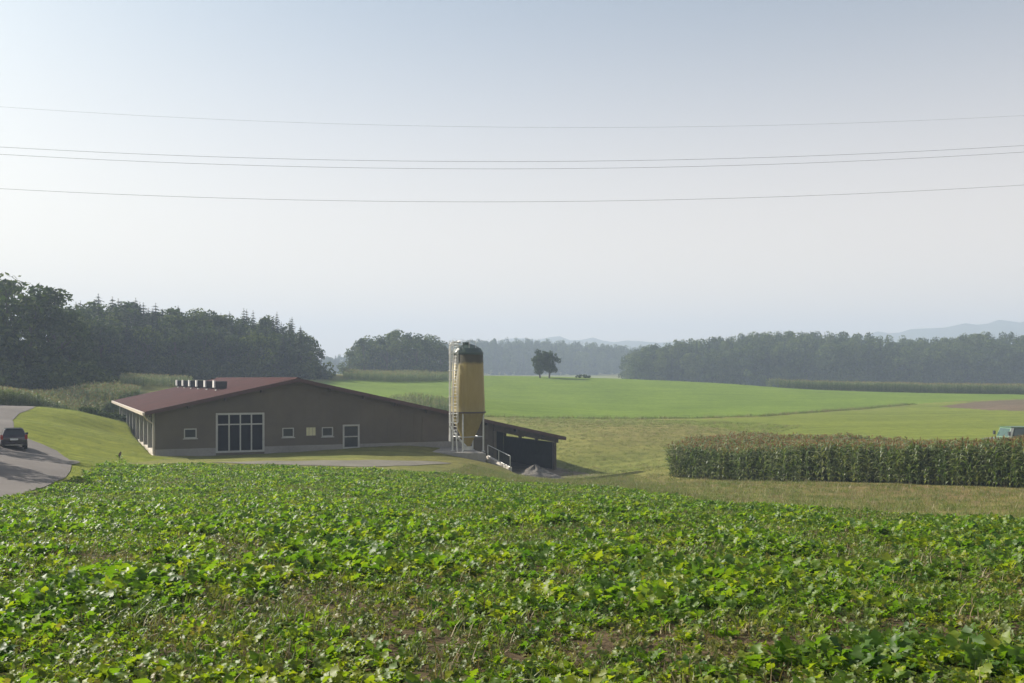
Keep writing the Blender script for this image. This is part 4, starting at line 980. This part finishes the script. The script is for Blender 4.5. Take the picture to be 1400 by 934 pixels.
lg = proto_coll('lawn_tuft')
for k in range(3): tuft(50 + k, 20, 0.03, 0.09, 0.2, M['grass'], 0.8, lg)
scatter('grass', lg, P, rs.random(len(P)) * 6.28, rs.uniform(0.6, 1.3, len(P)), 0.15, 'short lawn grass between road and barn', 'grass', 16)
# tall grass along the ditch between the two green fields
ed = H([(640,569),(700,571),(780,572),(860,573),(960,572),(1050,569),(1140,562),(1200,557),(1250,553)]); P = []
for a, b in zip(ed[:-1], ed[1:]):
    L_ = math.hypot(b[0] - a[0], b[1] - a[1])
    for q in range(int(L_ * 7)):
        f = rr.random(); x = a[0] + (b[0] - a[0]) * f; y = a[1] + (b[1] - a[1]) * f + rr.gauss(0, 0.5); P.append((x, y, gz(x, y)))
P = np.array(P); scatter('grass', mg, P, rs.random(len(P)) * 6.28, rs.uniform(1.2, 2.6, len(P)), 0.1, 'tall ditch grass dividing the two green fields', 'grass', 17)

# weed with a brown seed head at the far edge of the crop
xw, yw = W(163.5, 70.5); wd = empty('dock_weed', (xw, yw, gz(xw, yw)), 0, 'tall weed with brown seed head above the far crop edge', 'weed')
zt_ = at(165, 618.5, 70.5).z - wd.location.z
MB().tube([(0, 0, 0), (-0.03, 0, zt_ * 0.45), (0.0, 0, zt_ * 0.75), (0.12, 0, zt_)], [0.025, 0.02, 0.016, 0.008], 6).build('stem', M['stalk'], wd)
hd = MB(); rq = random.Random(4)
V, F = merge([clump_faces(np.random.default_rng(q), np.array([0.0 + 0.11 * q / 5 - 0.03, 0, zt_ * (0.72 + 0.28 * q / 5)]), np.array([.085, .085, .09]) * (1.1 - 0.12 * q), 60, 0.035) for q in range(6)])
link(bpy.data.objects.new('seed_head', np_mesh('seed_head', V, F, [M['dryhead']])), wd)
for q in range(9):
    o = bpy.data.objects.new('leaf', LEAF_ME[5 + q % 3]); link(o, wd); o.location = (0, 0, 0.05 + 0.04 * q); o.rotation_euler = (0, -rq.uniform(0.3, 1.1), q * 2.4); o.scale = (0.55,) * 3
# ------------------------------------------------------------------ vehicles
def gloss(name, col, rough=0.2, metal=0.0, coat=0.6):
    m, N, L, P, O = nodes_of(name)
    tc = N.new('ShaderNodeTexCoord').outputs['Object']; n = noise(N, L, 3, 4, 0.6, tc)
    L.new(ramp(N, L, n, [(0.3, tuple(c * 0.85 for c in col)), (0.7, tuple(c * 1.15 for c in col))]), P.inputs['Base Color'])
    P.inputs['Roughness'].default_value = rough; P.inputs['Metallic'].default_value = metal; P.inputs['Coat Weight'].default_value = coat; P.inputs['Coat Roughness'].default_value = 0.08
    return m
M['carpaint'] = gloss('black_plum_car_paint', (0.022, 0.014, 0.024)); M['carglass'] = gloss('car_glass', (0.012, 0.016, 0.02), 0.08)
M['rubber'] = paint('tyre_rubber', (0.02, 0.02, 0.02), 0.85); M['rim'] = gloss('alloy_rim', (0.5, 0.5, 0.5), 0.3, 0.8, 0)
M['redlamp'] = gloss('red_tail_lamp', (0.30, 0.012, 0.015), 0.15); M['plate'] = paint('number_plate', (0.75, 0.75, 0.72), 0.5, var=0.05)
M['chrome'] = gloss('bright_trim', (0.6, 0.6, 0.6), 0.25, 0.9, 0)
M['greenpaint'] = gloss('light_green_paint', (0.05, 0.13, 0.055), 0.4); M['whitepaint'] = gloss('white_paint', (0.72, 0.74, 0.68), 0.35)
M['greenglass'] = gloss('greenish_glass', (0.03, 0.07, 0.055), 0.1)

def loft(sections, mat, name, parent, close=True):
    """sections: list of closed loops with the same number of points"""
    n = len(sections[0]); V = [p for s in sections for p in s]; k = len(sections)
    F = [(i*n+j, i*n+(j+1) % n, (i+1)*n+(j+1) % n, (i+1)*n+j) for i in range(k-1) for j in range(n)]
    F += [tuple(range(n-1, -1, -1)), tuple(range((k-1)*n, k*n))]
    o = MB().add(V, F).build(name, mat, parent)
    bv = o.modifiers.new('bevel', 'BEVEL'); bv.width = 0.05; bv.segments = 3; bv.limit_method = 'ANGLE'; bv.angle_limit = R(25)
    for p in o.data.polygons: p.use_smooth = True
    return o
def sect(y, hw, z0, z1, tum=0.06):
    return [(-hw + .05, y, z0), (hw - .05, y, z0), (hw, y, z0 + 0.18), (hw, y, z0 + (z1 - z0) * 0.6), (hw - tum, y, z1), (-hw + tum, y, z1), (-hw, y, z0 + (z1 - z0) * 0.6), (-hw, y, z0 + 0.18)]
def wheel(parent, x, y, r, w):
    e = bpy.data.objects.new('wheel', None); link(e, parent); e.location = (x, y, r)
    def lat(prof): 
        n = 22; V = []; 
        for rr_, xx in prof: V += [(xx, rr_ * math.cos(2*math.pi*j/n), rr_ * math.sin(2*math.pi*j/n)) for j in range(n)]
        k = len(prof); F = [(i*n+j, i*n+(j+1) % n, (i+1)*n+(j+1) % n, (i+1)*n+j) for i in range(k-1) for j in range(n)] + [tuple(range(n)), tuple(range((k-1)*n, k*n))]
        return MB().add(V, F)
    lat([(r*.62, -w/2), (r*.93, -w/2), (r, -w*.36), (r, w*.36), (r*.93, w/2), (r*.62, w/2)]).build('tyre', M['rubber'], e)
    s = 1 if x > 0 else -1
    lat([(r*.61, -w*.3), (r*.61, s*w*.5), (r*.5, s*w*.47), (r*.12, s*w*.5)]).build('rim', M['rim'], e)

def slab4(p, mat, name, parent, th=0.012):
    a, b, c, d = [Vector(q) for q in p]; n = (b - a).cross(d - a).normalized() * th
    return MB().add([a, b, c, d, a + n, b + n, c + n, d + n], [(3, 2, 1, 0), (4, 5, 6, 7), (0, 1, 5, 4), (1, 2, 6, 5), (2, 3, 7, 6), (3, 0, 4, 7)]).build(name, mat, parent)

cx, cy = W(17.5, 69.0)
car = empty('parked_car', (cx, cy, gz(cx, cy + 1.5) + 0.03), R(29), 'dark plum compact car standing on the farm road', 'car'); car.scale = (0.93, 0.93, 0.95)
loft([sect(-2.08, 0.80, 0.34, 0.95, 0.03), sect(-1.98, 0.86, 0.30, 1.02, 0.05), sect(-1.2, 0.89, 0.26, 1.04, 0.07), sect(0.6, 0.89, 0.26, 1.02, 0.07), sect(1.2, 0.88, 0.26, 0.98, 0.09), sect(1.9, 0.82, 0.28, 0.86, 0.12), sect(2.1, 0.70, 0.36, 0.70, 0.10)], M['carpaint'], 'body', car)
def cab(y, hw, z): return [(-hw, y, z), (hw, y, z)]
cabV = [(-.82, -2.0, 1.0), (.82, -2.0, 1.0), (.80, 1.15, 0.97), (-.80, 1.15, 0.97), (-.60, -1.62, 1.53), (.60, -1.62, 1.53), (.60, 0.15, 1.52), (-.60, 0.15, 1.52)]
o = MB().add(cabV, [(3, 2, 1, 0), (4, 5, 6, 7), (0, 1, 5, 4), (1, 2, 6, 5), (2, 3, 7, 6), (3, 0, 4, 7)]).build('cabin', M['carpaint'], car)
bv = o.modifiers.new('bevel', 'BEVEL'); bv.width = 0.08; bv.segments = 3
def on(a, b, c, d, u0, u1, v0, v1):
    a, b, c, d = [Vector(q) for q in (a, b, c, d)]
    f = lambda u, v: (a * (1 - u) + b * u) * (1 - v) + (d * (1 - u) + c * u) * v
    return [f(u0, v0), f(u1, v0), f(u1, v1), f(u0, v1)]
slab4(on(cabV[0], cabV[1], cabV[5], cabV[4], .08, .92, .14, .86), M['carglass'], 'rear_window', car)
slab4(on(cabV[2], cabV[3], cabV[7], cabV[6], .07, .93, .1, .9), M['carglass'], 'windscreen', car)
for (p, q, r_, s_) in ((cabV[1], cabV[2], cabV[6], cabV[5]), (cabV[3], cabV[0], cabV[4], cabV[7])):
    for u0, u1 in ((.10, .36), (.39, .66), (.69, .9)) if p is cabV[1] else ((.10, .31), (.34, .61), (.64, .9)): slab4(on(p, q, r_, s_, u0, u1, .12, .86), M['carglass'], 'side_window', car)
for s_ in (-1, 1):
    MB().box(s_ * .80 - .10, s_ * .80 + .08, -2.10, -1.90, 0.78, 1.10).build('tail_light', M['redlamp'], car)
    MB().box(s_ * .62 - .14, s_ * .62 + .14, 1.96, 2.08, 0.60, 0.74).build('headlight', M['whitepaint'], car)
    MB().box(s_ * .97 - .10, s_ * .97 + .10, 0.55, 0.68, 0.98, 1.13).build('mirror', M['carpaint'], car)
    for yy in (-1.32, 1.28): wheel(car, s_ * 0.80, yy, 0.32, 0.21)
MB().box(-.26, .26, -2.115, -2.082, 0.72, 0.84).build('number_plate', M['plate'], car)
MB().box(-.84, .84, -2.16, -1.95, 0.36, 0.56).build('bumper', M['carpaint'], car)
MB().box(-.55, .55, -2.17, -2.161, 0.36, 0.40).build('trim_strip', M['chrome'], car)
MB().box(-.50, .50, -1.75, -1.55, 1.545, 1.575).build('spoiler', M['carpaint'], car)

vx, vy = W(1384, 85)
ow = empty('off_road_wagon', (vx, vy, at(1384, 583.5, 85).z - 2.05), R(8), 'boxy light green off-road wagon half hidden behind the maize', 'wagon')
loft([[(-2.15, y_ * 0.0 + yy, zz) for yy, zz in ((-.85, .45), (.85, .45), (.85, 1.0), (-.85, 1.0))], [(-0.75, yy, zz) for yy, zz in ((-.86, .42), (.86, .42), (.86, 1.14), (-.86, 1.14))] , [(2.2, yy, zz) for yy, zz in ((-.86, .42), (.86, .42), (.86, 1.18), (-.86, 1.18))]] if False else
     [[(x_, yy, zz) for yy, zz in ((-.86, .45), (.86, .45), (.86, t_), (-.86, t_))] for x_, t_ in ((-2.2, 1.05), (-0.95, 1.16), (2.2, 1.18))], M['greenpaint'], 'body', ow)
cabw = [(-.95, -.84, 1.17), (2.18, -.84, 1.185), (2.18, .84, 1.185), (-.95, .84, 1.17), (-.62, -.74, 2.0), (2.12, -.76, 2.0), (2.12, .76, 2.0), (-.62, .74, 2.0)]
MB().add(cabw, [(3, 2, 1, 0), (4, 5, 6, 7), (0, 1, 5, 4), (1, 2, 6, 5), (2, 3, 7, 6), (3, 0, 4, 7)]).build('cabin', M['greenpaint'], ow)
MB().box(-.66, 2.16, -.80, .80, 2.002, 2.06).build('roof', M['greenpaint'], ow)
for u0, u1 in ((.13, .45), (.50, .71), (.76, .96)):
    slab4(on(cabw[0], cabw[1], cabw[5], cabw[4], u0 - .015, u1 + .015, .08, .92), M['black'], 'window_seal', ow, 0.008)
    slab4(on(cabw[0], cabw[1], cabw[5], cabw[4], u0 + .012, u1 - .012, .18, .84), M['greenglass'], 'side_window', ow, 0.016)
    slab4(on(cabw[2], cabw[3], cabw[7], cabw[6], 1 - u1, 1 - u0, .12, .88), M['greenglass'], 'side_window', ow)
slab4(on(cabw[3], cabw[0], cabw[4], cabw[7], .06, .94, .1, .9), M['greenglass'], 'windscreen', ow)
slab4(on(cabw[0], cabw[1], cabw[5], cabw[4], .0, .10, .02, .98), M['whitepaint'], 'front_pillar', ow, 0.01)
for s_ in (-1, 1):
    MB().box(-1.05, -0.93, s_ * 1.02 - .11, s_ * 1.02 + .11, 1.35, 1.68).build('mirror', M['black'], ow)
    for xx in (-1.45, 1.35):
        e = bpy.data.objects.new('wheel', None); link(e, ow); e.location = (xx, s_ * .76, 0.36); n = 20
        for nm, r0, w_, mt in (('tyre', .38, .22, M['rubber']), ('rim', .22, .24, M['whitepaint'])):
            V = [(r0 * math.cos(2*math.pi*j/n), q * w_ / 2, r0 * math.sin(2*math.pi*j/n)) for q in (-1, 1) for j in range(n)]
            MB().add(V, [(j, (j+1) % n, n + (j+1) % n, n + j) for j in range(n)] + [tuple(range(n-1, -1, -1)), tuple(range(n, 2*n))]).build(nm, mt, e)
MB().box(-2.34, -2.21, -.84, .84, 0.45, 0.62).build('bumper', M['black'], ow)
